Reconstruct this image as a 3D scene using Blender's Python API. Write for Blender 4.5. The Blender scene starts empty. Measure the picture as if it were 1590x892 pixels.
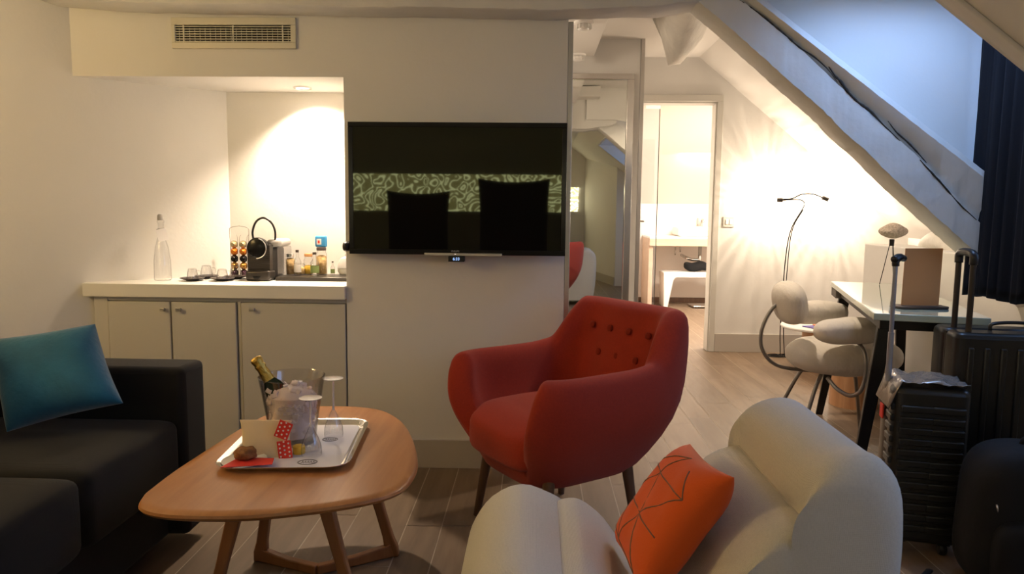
import bpy, bmesh, math, random
from mathutils import Vector, Matrix
from math import sin, cos, pi, radians, atan, sqrt
random.seed(7)
scn = bpy.context.scene
COL = scn.collection

# ------------------------------------------------------------------ camera
FPX, HC = 1130.0, 1.15
PITCH = atan((446 - 325) / FPX); ROLL = radians(0.55); YAW = atan((830 - 795) / FPX * cos(PITCH))
F = Vector((-sin(YAW) * cos(PITCH), cos(YAW) * cos(PITCH), -sin(PITCH)))
R0 = Vector((cos(YAW), sin(YAW), 0)); U0 = R0.cross(F)
RR = R0 * cos(ROLL) + U0 * sin(ROLL); UU = U0 * cos(ROLL) - R0 * sin(ROLL)
EYE = Vector((0, 0, HC))
cam = bpy.data.objects.new('camera', bpy.data.cameras.new('camera'))
COL.objects.link(cam); scn.camera = cam
cam.data.sensor_width = 36; cam.data.lens = FPX / 1590 * 36; cam.data.clip_start = 0.02
cam.matrix_world = Matrix(((RR.x, UU.x, -F.x, 0), (RR.y, UU.y, -F.y, 0), (RR.z, UU.z, -F.z, HC), (0, 0, 0, 1)))

def at(px, py, z=None, Y=None, X=None):
    """photograph pixel -> point of the room on a plane of height z, distance Y or offset X"""
    d = RR * ((px - 795) / FPX) - UU * ((py - 446) / FPX) + F
    if z is not None: return EYE + d * ((z - HC) / d.z)
    if Y is not None: return EYE + d * (Y / d.y)
    return EYE + d * (X / d.x)

# ------------------------------------------------------------------ world, lights, exposure
scn.view_settings.view_transform = 'Standard'; scn.view_settings.look = 'None'
scn.view_settings.gamma = 1; scn.view_settings.use_curve_mapping = False
scn.view_settings.exposure = 0.0
w = bpy.data.worlds.new('dusk_sky'); scn.world = w; w.use_nodes = True
bgn = w.node_tree.nodes['Background']; bgn.inputs[0].default_value = (0.20, 0.38, 0.85, 1); bgn.inputs[1].default_value = 0.9

def area(name, loc, rot, sx, sy, power, col):
    l = bpy.data.lights.new(name, 'AREA'); l.shape = 'RECTANGLE'; l.size = sx; l.size_y = sy; l.energy = power; l.color = col
    o = bpy.data.objects.new(name, l); COL.objects.link(o); o.location = loc; o.rotation_euler = rot; return o
def point(name, loc, power, col, r=0.03):
    l = bpy.data.lights.new(name, 'POINT'); l.energy = power; l.color = col; l.shadow_soft_size = r
    o = bpy.data.objects.new(name, l); COL.objects.link(o); o.location = loc; return o
def spot(name, loc, target, power, col, ang, blend=0.6, r=0.02):
    l = bpy.data.lights.new(name, 'SPOT'); l.energy = power; l.color = col; l.shadow_soft_size = r
    l.spot_size = radians(ang); l.spot_blend = blend
    o = bpy.data.objects.new(name, l); COL.objects.link(o); o.location = loc
    o.rotation_euler = (Vector(target) - Vector(loc)).to_track_quat('-Z', 'Y').to_euler(); return o

SKYC = (0.40, 0.60, 1.0); NEUT = (1.0, 0.81, 0.61)
area('dormer_daylight_near', (2.25, 0.95, 1.5), (0, radians(90), 0), 1.0, 1.2, 11, SKYC)
area('dormer_daylight_far', (2.2, 2.55, 1.5), (0, radians(90), 0), 1.0, 0.6, 4, SKYC)
area('dormer_skylight_daylight', (1.42, 2.66, 2.16), (0, 0, 0), 0.5, 0.44, 11, SKYC)
spot('niche_downlight_beam', (-1.08, 3.40, 1.685), (-0.99, 3.52, 0.8), 90, NEUT, 125, 0.8)
point('reading_lamp_beam_left', (1.84, 5.77, 1.24), 17, NEUT, 0.02)
point('reading_lamp_beam_right', (2.37, 5.77, 1.23), 17, NEUT, 0.02)
area('bathroom_ceiling_light', (2.15, 6.75, 2.22), (0, 0, 0), 0.9, 0.9, 115, (1.0, 0.89, 0.76))
area('bathroom_vanity_light', (2.0, 8.3, 1.80), (0, 0, 0), 0.7, 0.2, 24, (1.0, 0.89, 0.76))
point('floor_lamp_glow', (-2.54, 1.45, 1.64), 40, (1.0, 0.76, 0.38), 0.12)
point('hall_fill_light', (-0.3, 4.4, 2.05), 10, NEUT, 0.06)  # fill added to brighten the hallway, without any fixture

def streaks(lamp, lx):
    # radial streaks put into the light's own emission as noise by angle
    lamp.data.use_nodes = True; nt = lamp.data.node_tree; n, l = nt.nodes, nt.links; em = n['Emission']
    tc = n.new('ShaderNodeTexCoord'); sp = n.new('ShaderNodeSeparateXYZ'); l.new(tc.outputs['Normal'], sp.inputs[0])
    a = n.new('ShaderNodeMath'); a.operation = 'ARCTAN2'; l.new(sp.outputs['Z'], a.inputs[0]); l.new(sp.outputs['X'], a.inputs[1])
    cb = n.new('ShaderNodeCombineXYZ'); l.new(a.outputs[0], cb.inputs[0]); l.new(sp.outputs['Y'], cb.inputs[1])
    mp = n.new('ShaderNodeMapping'); mp.inputs['Scale'].default_value = (9, 1.2, 1); l.new(cb.outputs[0], mp.inputs[0])
    t = n.new('ShaderNodeTexNoise'); t.inputs['Scale'].default_value = 1.6; t.inputs['Detail'].default_value = 2; l.new(mp.outputs[0], t.inputs['Vector'])
    mr = n.new('ShaderNodeMapRange'); mr.inputs[1].default_value = 0.35; mr.inputs[2].default_value = 0.68; mr.inputs[3].default_value = 0.55; mr.inputs[4].default_value = 1.6
    l.new(t.outputs['Fac'], mr.inputs[0]); l.new(mr.outputs[0], em.inputs['Strength'])
for o_ in [o for o in COL.objects if o.name.startswith('reading_lamp_beam')]: streaks(o_, 0)
spot('hall_added_beam', (1.02, 3.75, 2.345), (1.15, 3.9, 0), 100, NEUT, 140, 0.9, 0.04)  # extra light added for the pad chair and hall floor

# ------------------------------------------------------------------ materials
def new_mat(name):
    m = bpy.data.materials.new(name); m.use_nodes = True
    return m, m.node_tree.nodes, m.node_tree.links, m.node_tree.nodes['Principled BSDF']
def mat(name, col, rough=0.6, metal=0.0, trans=0.0, ior=1.45, spec=None, bump=None, vary=0.0, vscale=3.0, sheen=0.0, coat=0.0, emit=None, estr=0.0, alpha=1.0, stretch=None, weave=None, wstr=0.25):
    m, n, l, b = new_mat(name)
    b.inputs['Base Color'].default_value = (*col, 1); b.inputs['Roughness'].default_value = rough
    b.inputs['Metallic'].default_value = metal; b.inputs['Transmission Weight'].default_value = trans; b.inputs['IOR'].default_value = ior
    if spec is not None: b.inputs['Specular IOR Level'].default_value = spec
    if sheen: b.inputs['Sheen Weight'].default_value = sheen; b.inputs['Sheen Roughness'].default_value = 0.5
    if coat: b.inputs['Coat Weight'].default_value = coat; b.inputs['Coat Roughness'].default_value = 0.05
    if emit: b.inputs['Emission Color'].default_value = (*emit, 1); b.inputs['Emission Strength'].default_value = estr
    tc = n.new('ShaderNodeTexCoord'); mp = n.new('ShaderNodeMapping'); l.new(tc.outputs['Object'], mp.inputs[0])
    if stretch: mp.inputs['Scale'].default_value = stretch
    if vary:
        t = n.new('ShaderNodeTexNoise'); t.inputs['Scale'].default_value = vscale; t.inputs['Detail'].default_value = 5
        l.new(mp.outputs[0], t.inputs['Vector'])
        r = n.new('ShaderNodeValToRGB'); l.new(t.outputs['Fac'], r.inputs[0])
        r.color_ramp.elements[0].position = 0.3; r.color_ramp.elements[1].position = 0.7
        r.color_ramp.elements[0].color = (*[c * (1 - vary) for c in col], 1)
        r.color_ramp.elements[1].color = (*[min(1, c * (1 + vary * 0.6)) for c in col], 1)
        l.new(r.outputs[0], b.inputs['Base Color'])
    if bump or weave:
        bp = n.new('ShaderNodeBump'); bp.inputs['Distance'].default_value = 0.01
        if weave:
            a = n.new('ShaderNodeTexWave'); a.bands_direction = 'X'; a.inputs['Scale'].default_value = weave
            c = n.new('ShaderNodeTexWave'); c.bands_direction = 'Z'; c.inputs['Scale'].default_value = weave
            for q in (a, c): q.inputs['Distortion'].default_value = 1.5; q.inputs['Detail'].default_value = 2; l.new(mp.outputs[0], q.inputs['Vector'])
            mx = n.new('ShaderNodeMath'); mx.operation = 'ADD'; l.new(a.outputs['Fac'], mx.inputs[0]); l.new(c.outputs['Fac'], mx.inputs[1])
            l.new(mx.outputs[0], bp.inputs['Height']); bp.inputs['Strength'].default_value = wstr
        else:
            t2 = n.new('ShaderNodeTexNoise'); t2.inputs['Scale'].default_value = bump[0]; t2.inputs['Detail'].default_value = 6
            l.new(mp.outputs[0], t2.inputs['Vector']); l.new(t2.outputs['Fac'], bp.inputs['Height']); bp.inputs['Strength'].default_value = bump[1]
        l.new(bp.outputs[0], b.inputs['Normal'])
    return m
def thin_glass(name, tint=(0.95, 0.97, 0.96), refl=0.05, edge=0.55, rough=0.02):
    m, n, l, b = new_mat(name); n.remove(b)
    tr = n.new('ShaderNodeBsdfTransparent'); gl = n.new('ShaderNodeBsdfGlossy'); gl.inputs[1].default_value = rough
    lw = n.new('ShaderNodeLayerWeight'); lw.inputs[0].default_value = 0.4
    cr = n.new('ShaderNodeValToRGB'); l.new(lw.outputs['Facing'], cr.inputs[0]); l.new(cr.outputs[0], tr.inputs[0])
    cr.color_ramp.elements[0].position = 0.45; cr.color_ramp.elements[0].color = (*tint, 1)
    cr.color_ramp.elements[1].position = 1.0; cr.color_ramp.elements[1].color = (*[c * edge for c in tint], 1)
    pw = n.new('ShaderNodeMath'); pw.operation = 'POWER'; pw.inputs[1].default_value = 2.2; l.new(lw.outputs['Facing'], pw.inputs[0])
    mu = n.new('ShaderNodeMath'); mu.operation = 'MULTIPLY_ADD'; mu.use_clamp = True; mu.inputs[1].default_value = 0.6; mu.inputs[2].default_value = refl; l.new(pw.outputs[0], mu.inputs[0])
    mix = n.new('ShaderNodeMixShader'); l.new(mu.outputs[0], mix.inputs[0]); l.new(tr.outputs[0], mix.inputs[1]); l.new(gl.outputs[0], mix.inputs[2])
    l.new(mix.outputs[0], n['Material Output'].inputs['Surface']); return m
def wood(name, c1, c2, axis='X', scale=2.2, rough=0.42):
    m, n, l, b = new_mat(name); b.inputs['Roughness'].default_value = rough
    tc = n.new('ShaderNodeTexCoord'); mp = n.new('ShaderNodeMapping'); l.new(tc.outputs['Object'], mp.inputs[0])
    s = [9.0, 9.0, 9.0]; s['XYZ'.index(axis)] = 0.7; mp.inputs['Scale'].default_value = s
    t = n.new('ShaderNodeTexNoise'); t.inputs['Scale'].default_value = scale; t.inputs['Detail'].default_value = 8; t.inputs['Roughness'].default_value = 0.62
    t.inputs['Distortion'].default_value = 0.6
    l.new(mp.outputs[0], t.inputs['Vector'])
    r = n.new('ShaderNodeValToRGB'); r.color_ramp.elements[0].position = 0.32; r.color_ramp.elements[1].position = 0.68
    r.color_ramp.elements[0].color = (*c1, 1); r.color_ramp.elements[1].color = (*c2, 1)
    l.new(t.outputs['Fac'], r.inputs[0]); l.new(r.outputs[0], b.inputs['Base Color'])
    bp = n.new('ShaderNodeBump'); bp.inputs['Strength'].default_value = 0.12; bp.inputs['Distance'].default_value = 0.004
    l.new(t.outputs['Fac'], bp.inputs['Height']); l.new(bp.outputs[0], b.inputs['Normal'])
    return m

M = {}
M['wall'] = mat('white_plaster', (0.72, 0.70, 0.665), 0.75, bump=(60, 0.06), vary=0.03, vscale=1.5)
M['ceil'] = mat('ceiling_plaster', (0.74, 0.71, 0.67), 0.8, bump=(40, 0.05))
M['beam'] = mat('painted_timber', (0.66, 0.645, 0.61), 0.55, bump=(9, 0.6), vary=0.06, vscale=6, stretch=(1, 1, 1))
M['rough'] = mat('lumpy_plaster', (0.72, 0.69, 0.63), 0.6, bump=(14, 1.0), vary=0.08, vscale=9)
M['crack'] = mat('dark_crack', (0.035, 0.03, 0.025), 0.95)
M['base'] = mat('greige_baseboard', (0.46, 0.42, 0.37), 0.5, vary=0.03)
M['cab'] = mat('cream_lacquer', (0.58, 0.555, 0.50), 0.45, bump=(30, 0.03))
M['worktop'] = mat('white_worktop', (0.80, 0.78, 0.73), 0.35, bump=(50, 0.03))
M['chrome'] = mat('chrome', (0.72, 0.70, 0.68), 0.18, 1.0)
M['steel'] = mat('brushed_steel', (0.55, 0.53, 0.51), 0.38, 1.0, bump=(80, 0.05))
M['mirror'] = mat('mirror_glass', (0.86, 0.88, 0.85), 0.012, 1.0)
M['black'] = mat('black_plastic', (0.012, 0.011, 0.011), 0.35, bump=(200, 0.02))
M['blackm'] = mat('black_metal', (0.018, 0.016, 0.015), 0.4, 0.4)
M['screen'] = mat('tv_screen', (0.006, 0.005, 0.0045), 0.025, spec=0.5, ior=1.5)
M['screen'].node_tree.nodes['Principled BSDF'].inputs['Specular Tint'].default_value = (0.88, 1.0, 0.68, 1)
M['bezel'] = mat('tv_bezel', (0.008, 0.007, 0.007), 0.2, spec=0.3)
M['dark'] = mat('black_sofa_fabric', (0.0085, 0.0078, 0.0075), 0.95, weave=260, sheen=0.05)
M['teal'] = mat('teal_velvet', (0.003, 0.115, 0.235), 0.8, sheen=0.35, vary=0.25, vscale=7, bump=(60, 0.2))
M['greyf'] = mat('grey_cushion_fabric', (0.16, 0.14, 0.125), 0.9, weave=200)
M['line'] = mat('white_print', (0.6, 0.58, 0.55), 0.8)
M['red'] = mat('rust_red_wool', (0.36, 0.028, 0.009), 0.92, weave=330, sheen=0.12, vary=0.10, vscale=160)
M['redbtn'] = mat('rust_red_button', (0.26, 0.020, 0.006), 0.9, weave=330)
M['legw'] = wood('walnut_leg', (0.10, 0.05, 0.028), (0.17, 0.09, 0.05), 'Z')
M['oak'] = wood('oak_top', (0.36, 0.150, 0.050), (0.50, 0.235, 0.088), 'Y', 2.0, 0.33)
M['oakl'] = wood('oak_leg', (0.26, 0.105, 0.04), (0.36, 0.16, 0.065), 'Z', 2.0, 0.4)
M['drum'] = wood('pale_wood_drum', (0.44, 0.22, 0.10), (0.60, 0.33, 0.17), 'Z', 3, 0.45)
M['white_f'] = mat('ivory_woven_wool', (0.70, 0.66, 0.575), 0.95, weave=170, wstr=0.35, sheen=0.15, vary=0.06, vscale=220)
M['orange'] = mat('orange_felt', (0.72, 0.105, 0.008), 0.85, bump=(300, 0.15), sheen=0.1)
M['taupe'] = mat('taupe_print', (0.24, 0.13, 0.08), 0.8)
M['pad'] = mat('pale_grey_jersey', (0.66, 0.61, 0.54), 0.92, bump=(22, 0.5), stretch=(3, 1, 1))
M['tube'] = mat('grey_steel_tube', (0.30, 0.28, 0.26), 0.35, 0.8)
M['glass'] = thin_glass('clear_glass')
M['glassg'] = mat('pale_green_glass_top', (0.42, 0.50, 0.42), 0.06, spec=0.8, coat=0.6)
M['glassedge'] = mat('green_glass_edge', (0.50, 0.60, 0.52), 0.12, spec=0.6)
M['acrylic'] = thin_glass('clear_acrylic', (0.93, 0.92, 0.92), 0.06, 0.45)
M['flute'] = thin_glass('flute_glass', (0.95, 0.95, 0.95), 0.13, 0.35)
M['frost'] = mat('bright_glass_foot', (0.88, 0.85, 0.83), 0.12, trans=0.45, spec=0.8)
M['cup'] = thin_glass('cup_glass', (0.95, 0.95, 0.95), 0.06, 0.25)
M['windowg'] = thin_glass('window_glass', (0.93, 0.96, 1.0), 0.04, 0.8)
M['ice'] = mat('crushed_ice', (0.95, 0.84, 0.81), 0.22, trans=0.12, ior=1.31, bump=(30, 0.6))
M['gold'] = mat('gold_foil', (0.62, 0.42, 0.10), 0.28, 1.0, bump=(90, 0.5))
M['darkglass'] = mat('dark_green_glass', (0.02, 0.03, 0.012), 0.08)
M['silver'] = mat('polished_silver', (0.82, 0.80, 0.78), 0.10, 1.0)
M['paper'] = mat('white_paper', (0.80, 0.77, 0.75), 0.7)
M['paperw'] = mat('tray_liner_paper', (0.72, 0.70, 0.74), 0.6)
M['kraft'] = mat('translucent_cream_bag', (0.92, 0.74, 0.48), 0.55, trans=0.2, bump=(20, 0.3))
M['redp'] = mat('red_polka_paper', (0.75, 0.045, 0.03), 0.6)
M['cookie'] = mat('baked_cookie', (0.30, 0.13, 0.04), 0.85, bump=(60, 1.0), vary=0.5, vscale=60)
M['yellow'] = mat('yellow_wax', (0.85, 0.55, 0.06), 0.5)
M['brown'] = mat('kraft_card', (0.54, 0.26, 0.10), 0.7, vary=0.04)
M['leather'] = mat('dark_leather', (0.05, 0.035, 0.028), 0.55, bump=(120, 0.2))
M['shade'] = mat('knitted_shade', (0.50, 0.42, 0.34), 0.8, bump=(90, 0.9), vary=0.35, vscale=110)
M['curt'] = mat('black_navy_curtain', (0.0028, 0.003, 0.006), 0.95)
M['case'] = mat('charcoal_shell', (0.016, 0.016, 0.015), 0.30, bump=(90, 0.03))
M['casel'] = mat('bronze_shell_side', (0.15, 0.125, 0.105), 0.35, 0.3, bump=(20, 0.2))
M['wrap'] = mat('plastic_wrap', (0.34, 0.31, 0.28), 0.22, 0.5, bump=(12, 1.0))
M['pole'] = mat('grey_pole', (0.34, 0.36, 0.44), 0.35, 0.7)
M['polek'] = mat('bronze_black_pole', (0.05, 0.042, 0.036), 0.3, 0.5)
M['bag'] = mat('black_nylon', (0.004, 0.004, 0.005), 0.8, bump=(30, 0.2))
M['bathw'] = mat('bath_wall', (0.80, 0.71, 0.63), 0.6)
M['bathwood'] = wood('pale_bath_wood', (0.62, 0.44, 0.30), (0.72, 0.53, 0.38), 'X', 2.0, 0.5)
M['white'] = mat('gloss_white', (0.82, 0.80, 0.76), 0.3)
M['pipe'] = mat('pipe_metal', (0.60, 0.58, 0.56), 0.2, 1.0)
M['vdark'] = mat('vent_dark', (0.012, 0.009, 0.005), 0.9)
M['vent'] = mat('vent_cream', (0.66, 0.62, 0.50), 0.5)
M['bulb'] = mat('lit_bulb', (1, 0.9, 0.8), 0.5, emit=(1.0, 0.86, 0.68), estr=30)
M['led'] = mat('clock_digits', (0.1, 0.2, 0.4), 0.5, emit=(0.35, 0.55, 1.0), estr=1.6)
M['standby'] = mat('standby_light', (1, 0.8, 0.8), 0.5, emit=(1.0, 0.75, 0.75), estr=2)
M['logo'] = mat('silver_lettering', (0.45, 0.44, 0.43), 0.4)
M['cookiejar'] = mat('snack_filling', (0.62, 0.42, 0.18), 0.8, vary=0.4, vscale=70, bump=(60, 0.8))
M['green'] = mat('green_label', (0.25, 0.33, 0.12), 0.6)
M['blue'] = mat('blue_packet', (0.05, 0.30, 0.62), 0.5)
M['purplebook'] = mat('violet_cover', (0.10, 0.07, 0.32), 0.5)
M['orangebook'] = mat('orange_cover', (0.60, 0.18, 0.07), 0.5)
M['tankgrey'] = mat('grey_tank_lid', (0.42, 0.40, 0.38), 0.4)
M['sau'] = mat('dark_saucer', (0.05, 0.038, 0.034), 0.35)
M['lampfab'] = mat('lampshade_linen', (0.8, 0.65, 0.45), 0.9, emit=(1.0, 0.72, 0.40), estr=0.8)
def fabric_shade():
    m, n, l, b = new_mat('lampshade_linen'); b.inputs['Base Color'].default_value = (.8, .65, .45, 1)
    t = n.new('ShaderNodeBsdfTransparent'); t.inputs[0].default_value = (1.0, .9, .75, 1); tl = n.new('ShaderNodeBsdfTranslucent'); tl.inputs[0].default_value = (.9, .75, .5, 1)
    m1 = n.new('ShaderNodeMixShader'); m1.inputs[0].default_value = .5; l.new(t.outputs[0], m1.inputs[1]); l.new(tl.outputs[0], m1.inputs[2])
    l.new(m1.outputs[0], n['Material Output'].inputs['Surface']); return m
M['lampfab'] = fabric_shade()
for nm, c, mt in (('cap_gold', (0.55, 0.45, 0.26), .7), ('cap_orange', (0.75, 0.24, 0.03), .6), ('cap_black', (0.015, 0.013, 0.013), .4), ('cap_amber', (0.62, 0.32, 0.07), .7), ('cap_purple', (0.07, 0.025, 0.045), .5)):
    M[nm] = mat(nm, c, 0.25, mt)

# backlit arabesque panel (its light shines out through a cut pattern)
def panel_mat():
    m, n, l, b = new_mat('backlit_arabesque'); b.inputs['Roughness'].default_value = 0.6
    b.inputs['Base Color'].default_value = (0.35, 0.4, 0.25, 1)
    tc = n.new('ShaderNodeTexCoord'); t = n.new('ShaderNodeTexNoise'); t.inputs['Scale'].default_value = 9; t.inputs['Detail'].default_value = 0.0; t.inputs['Distortion'].default_value = 0.4
    l.new(tc.outputs['Object'], t.inputs['Vector'])
    m1 = n.new('ShaderNodeMath'); m1.operation = 'MULTIPLY'; m1.inputs[1].default_value = 5; l.new(t.outputs['Fac'], m1.inputs[0])
    m2 = n.new('ShaderNodeMath'); m2.operation = 'FRACT'; l.new(m1.outputs[0], m2.inputs[0])
    m3 = n.new('ShaderNodeMath'); m3.operation = 'SUBTRACT'; m3.inputs[1].default_value = 0.5; l.new(m2.outputs[0], m3.inputs[0])
    m4 = n.new('ShaderNodeMath'); m4.operation = 'ABSOLUTE'; l.new(m3.outputs[0], m4.inputs[0])
    r = n.new('ShaderNodeValToRGB'); l.new(m4.outputs[0], r.inputs[0])
    r.color_ramp.elements[0].position = 0.10; r.color_ramp.elements[0].color = (1.0, 0.92, 0.62, 1)
    r.color_ramp.elements[1].position = 0.22; r.color_ramp.elements[1].color = (0.24, 0.19, 0.09, 1)
    l.new(r.outputs[0], b.inputs['Emission Color']); b.inputs['Emission Strength'].default_value = 6.5
    return m
M['panel'] = panel_mat()

def floor_mat():
    m, n, l, b = new_mat('wood_look_floor_tile'); b.inputs['Roughness'].default_value = 0.42
    at_ = n.new('ShaderNodeAttribute'); at_.attribute_name = 'plank'
    tc = n.new('ShaderNodeTexCoord'); mp = n.new('ShaderNodeMapping'); mp.inputs['Scale'].default_value = (14, 1.6, 1); l.new(tc.outputs['Object'], mp.inputs[0])
    ad = n.new('ShaderNodeVectorMath'); ad.operation = 'ADD'; l.new(mp.outputs[0], ad.inputs[0]); l.new(at_.outputs['Color'], ad.inputs[1])
    t = n.new('ShaderNodeTexNoise'); t.inputs['Scale'].default_value = 2.5; t.inputs['Detail'].default_value = 7; l.new(ad.outputs[0], t.inputs['Vector'])
    r = n.new('ShaderNodeValToRGB'); l.new(t.outputs['Fac'], r.inputs[0])
    r.color_ramp.elements[0].position = 0.3; r.color_ramp.elements[1].position = 0.72
    r.color_ramp.elements[0].color = (0.165, 0.110, 0.070, 1); r.color_ramp.elements[1].color = (0.235, 0.165, 0.108, 1)
    hs = n.new('ShaderNodeHueSaturation'); l.new(r.outputs[0], hs.inputs['Color'])
    sp = n.new('ShaderNodeSeparateColor'); l.new(at_.outputs['Color'], sp.inputs[0])
    mr = n.new('ShaderNodeMapRange'); mr.inputs[3].default_value = 0.86; mr.inputs[4].default_value = 1.12; l.new(sp.outputs[0], mr.inputs[0])
    l.new(mr.outputs[0], hs.inputs['Value']); l.new(hs.outputs[0], b.inputs['Base Color'])
    bp = n.new('ShaderNodeBump'); bp.inputs['Strength'].default_value = 0.1; bp.inputs['Distance'].default_value = 0.003
    l.new(t.outputs['Fac'], bp.inputs['Height']); l.new(bp.outputs[0], b.inputs['Normal']); return m
M['floor'] = floor_mat()
M['grout'] = mat('tile_grout', (0.50, 0.42, 0.33), 0.7)

# ------------------------------------------------------------------ mesh helpers
def B(): return bmesh.new()
def obj(name, bm, m, parent=None, smooth=False, sub=0, bevel=0.0, loc=None, rot=None, solid=0, label=None):
    bmesh.ops.recalc_face_normals(bm, faces=bm.faces)
    me = bpy.data.meshes.new(name); bm.to_mesh(me); bm.free()
    for q in (m if isinstance(m, (list, tuple)) else [m]): me.materials.append(q)
    if smooth:
        for p in me.polygons: p.use_smooth = True
        if smooth == 'auto': me.set_sharp_from_angle(angle=radians(38))
    o = bpy.data.objects.new(name, me); COL.objects.link(o)
    if parent: o.parent = parent
    if loc is not None: o.location = loc
    if rot is not None: o.rotation_euler = rot
    if bevel:
        md = o.modifiers.new('bevel', 'BEVEL'); md.width = bevel; md.segments = 3; md.limit_method = 'ANGLE'; md.angle_limit = radians(40); md.harden_normals = False
        for p in me.polygons: p.use_smooth = True
        me.set_sharp_from_angle(angle=radians(60))
    if solid:
        md = o.modifiers.new('thick', 'SOLIDIFY'); md.thickness = solid; md.offset = 0
    if sub:
        md = o.modifiers.new('sub', 'SUBSURF'); md.levels = sub; md.render_levels = sub
    if label: o['label'] = label
    return o
def thing(name, label, cat, loc=(0, 0, 0), rz=0, group=None, rot=None):
    o = bpy.data.objects.new(name, None); COL.objects.link(o); o.location = loc; o.rotation_euler = rot or (0, 0, rz)
    o.empty_display_size = 0.1; o['label'] = label; o['category'] = cat
    if group: o['group'] = group
    return o
def tag(o, label, cat, group=None, kind=None):
    o['label'] = label; o['category'] = cat
    if group: o['group'] = group
    if kind: o['kind'] = kind
    return o
def struct(name, bm, m, parent=None, label=None, cat=None, **k):
    o = obj(name, bm, m, parent, **k)
    if not parent:
        o['kind'] = 'structure'; o['label'] = label or name.replace('_', ' '); o['category'] = cat or name.split('_')[0]
    return o
def box(bm, x0, x1, y0, y1, z0, z1, mi=0, mx=None):
    r = bmesh.ops.create_cube(bm, size=1); vs = r['verts']
    for v in vs:
        v.co = Vector(((x0 + x1) / 2 + v.co.x * (x1 - x0), (y0 + y1) / 2 + v.co.y * (y1 - y0), (z0 + z1) / 2 + v.co.z * (z1 - z0)))
        if mx: v.co = mx @ v.co
    for f in {f for v in vs for f in v.link_faces}: f.material_index = mi
    return bm
def frame4(bm, x0, x1, z0, z1, wl, wr, wb, wt, y0, y1):
    if wt: box(bm, x0, x1, y0, y1, z1 - wt, z1)
    if wb: box(bm, x0, x1, y0, y1, z0, z0 + wb)
    if wl: box(bm, x0, x0 + wl, y0, y1, z0 + wb, z1 - wt)
    if wr: box(bm, x1 - wr, x1, y0, y1, z0 + wb, z1 - wt)
    return bm
def prism(bm, pts, lo, hi, axis='Z', mi=0):
    def P(a, b, c):
        return {'Z': (a, b, c), 'Y': (a, c, b), 'X': (c, a, b)}[axis]
    A = [bm.verts.new(P(a, b, lo)) for a, b in pts]; C = [bm.verts.new(P(a, b, hi)) for a, b in pts]
    n = len(pts); fs = [bm.faces.new(A), bm.faces.new(C)]
    for i in range(n): fs.append(bm.faces.new((A[i], A[(i + 1) % n], C[(i + 1) % n], C[i])))
    for f in fs: f.material_index = mi
    return bm
def lathe(bm, prof, seg=28, c=(0, 0, 0), mi=0, mx=None):
    rings = []
    for r, z in prof:
        if r < 1e-5: rings.append([bm.verts.new((c[0], c[1], c[2] + z))])
        else: rings.append([bm.verts.new((c[0] + r * cos(2 * pi * i / seg), c[1] + r * sin(2 * pi * i / seg), c[2] + z)) for i in range(seg)])
    for a, b in zip(rings, rings[1:]):
        for i in range(seg):
            j = (i + 1) % seg
            if len(a) == 1 and len(b) == 1: continue
            if len(a) == 1: f = bm.faces.new((a[0], b[i], b[j]))
            elif len(b) == 1: f = bm.faces.new((a[i], b[0], a[j]))
            else: f = bm.faces.new((a[i], b[i], b[j], a[j]))
            f.material_index = mi
    if mx:
        for rg in rings:
            for v in rg: v.co = mx @ v.co
    return bm
def smoothpath(pts, n=8):
    pts = [Vector(p) for p in pts]
    if len(pts) < 3: return pts
    P = [pts[0] * 2 - pts[1]] + pts + [pts[-1] * 2 - pts[-2]]; out = []
    for i in range(1, len(P) - 2):
        for k in range(n):
            t = k / n; a, b, c, d = P[i - 1], P[i], P[i + 1], P[i + 2]
            out.append(0.5 * ((2 * b) + (c - a) * t + (2 * a - 5 * b + 4 * c - d) * t * t + (3 * b - a - 3 * c + d) * t ** 3))
    return out + [pts[-1]]
def tube(bm, pts, r, seg=10, mi=0, cap=True, flat=None):
    pts = [Vector(p) for p in pts]; rings = []; up = None
    for i, p in enumerate(pts):
        d = (pts[min(i + 1, len(pts) - 1)] - pts[max(i - 1, 0)]).normalized()
        if up is None: up = Vector((0, 0, 1)) if abs(d.z) < 0.9 else Vector((1, 0, 0))
        s = d.cross(up)
        if s.length < 1e-4: s = d.cross(Vector((0, 1, 0)))
        s.normalize(); u = s.cross(d).normalized(); up = u
        rr = r[i] if isinstance(r, (list, tuple)) else r
        ru = rr * (flat or 1)
        rings.append([bm.verts.new(p + s * (rr * cos(2 * pi * k / seg)) + u * (ru * sin(2 * pi * k / seg))) for k in range(seg)])
    for a, b in zip(rings, rings[1:]):
        for k in range(seg):
            bm.faces.new((a[k], a[(k + 1) % seg], b[(k + 1) % seg], b[k])).material_index = mi
    if cap:
        bm.faces.new(rings[0]).material_index = mi; bm.faces.new(rings[-1]).material_index = mi
    return bm
def spow(v, e): return math.copysign(abs(v) ** e, v)
def superell(bm, c, s, e1=1.0, e2=1.0, nu=32, nv=16, mi=0, mx=None, fn=None):
    rings = []
    for j in range(nv + 1):
        ph = -pi / 2 + pi * j / nv; ring = []
        for i in range(nu if 0 < j < nv else 1):
            th = 2 * pi * i / nu
            p = Vector((s[0] * spow(cos(ph), e1) * spow(cos(th), e2), s[1] * spow(cos(ph), e1) * spow(sin(th), e2), s[2] * spow(sin(ph), e1)))
            if fn: p = fn(p)
            p = p + Vector(c)
            ring.append(bm.verts.new(mx @ p if mx else p))
        rings.append(ring)
    for a, b in zip(rings, rings[1:]):
        for i in range(nu):
            k = (i + 1) % nu
            if len(a) == 1: f = bm.faces.new((a[0], b[i], b[k]))
            elif len(b) == 1: f = bm.faces.new((a[i], b[0], a[k]))
            else: f = bm.faces.new((a[i], b[i], b[k], a[k]))
            f.material_index = mi
    return bm
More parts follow.
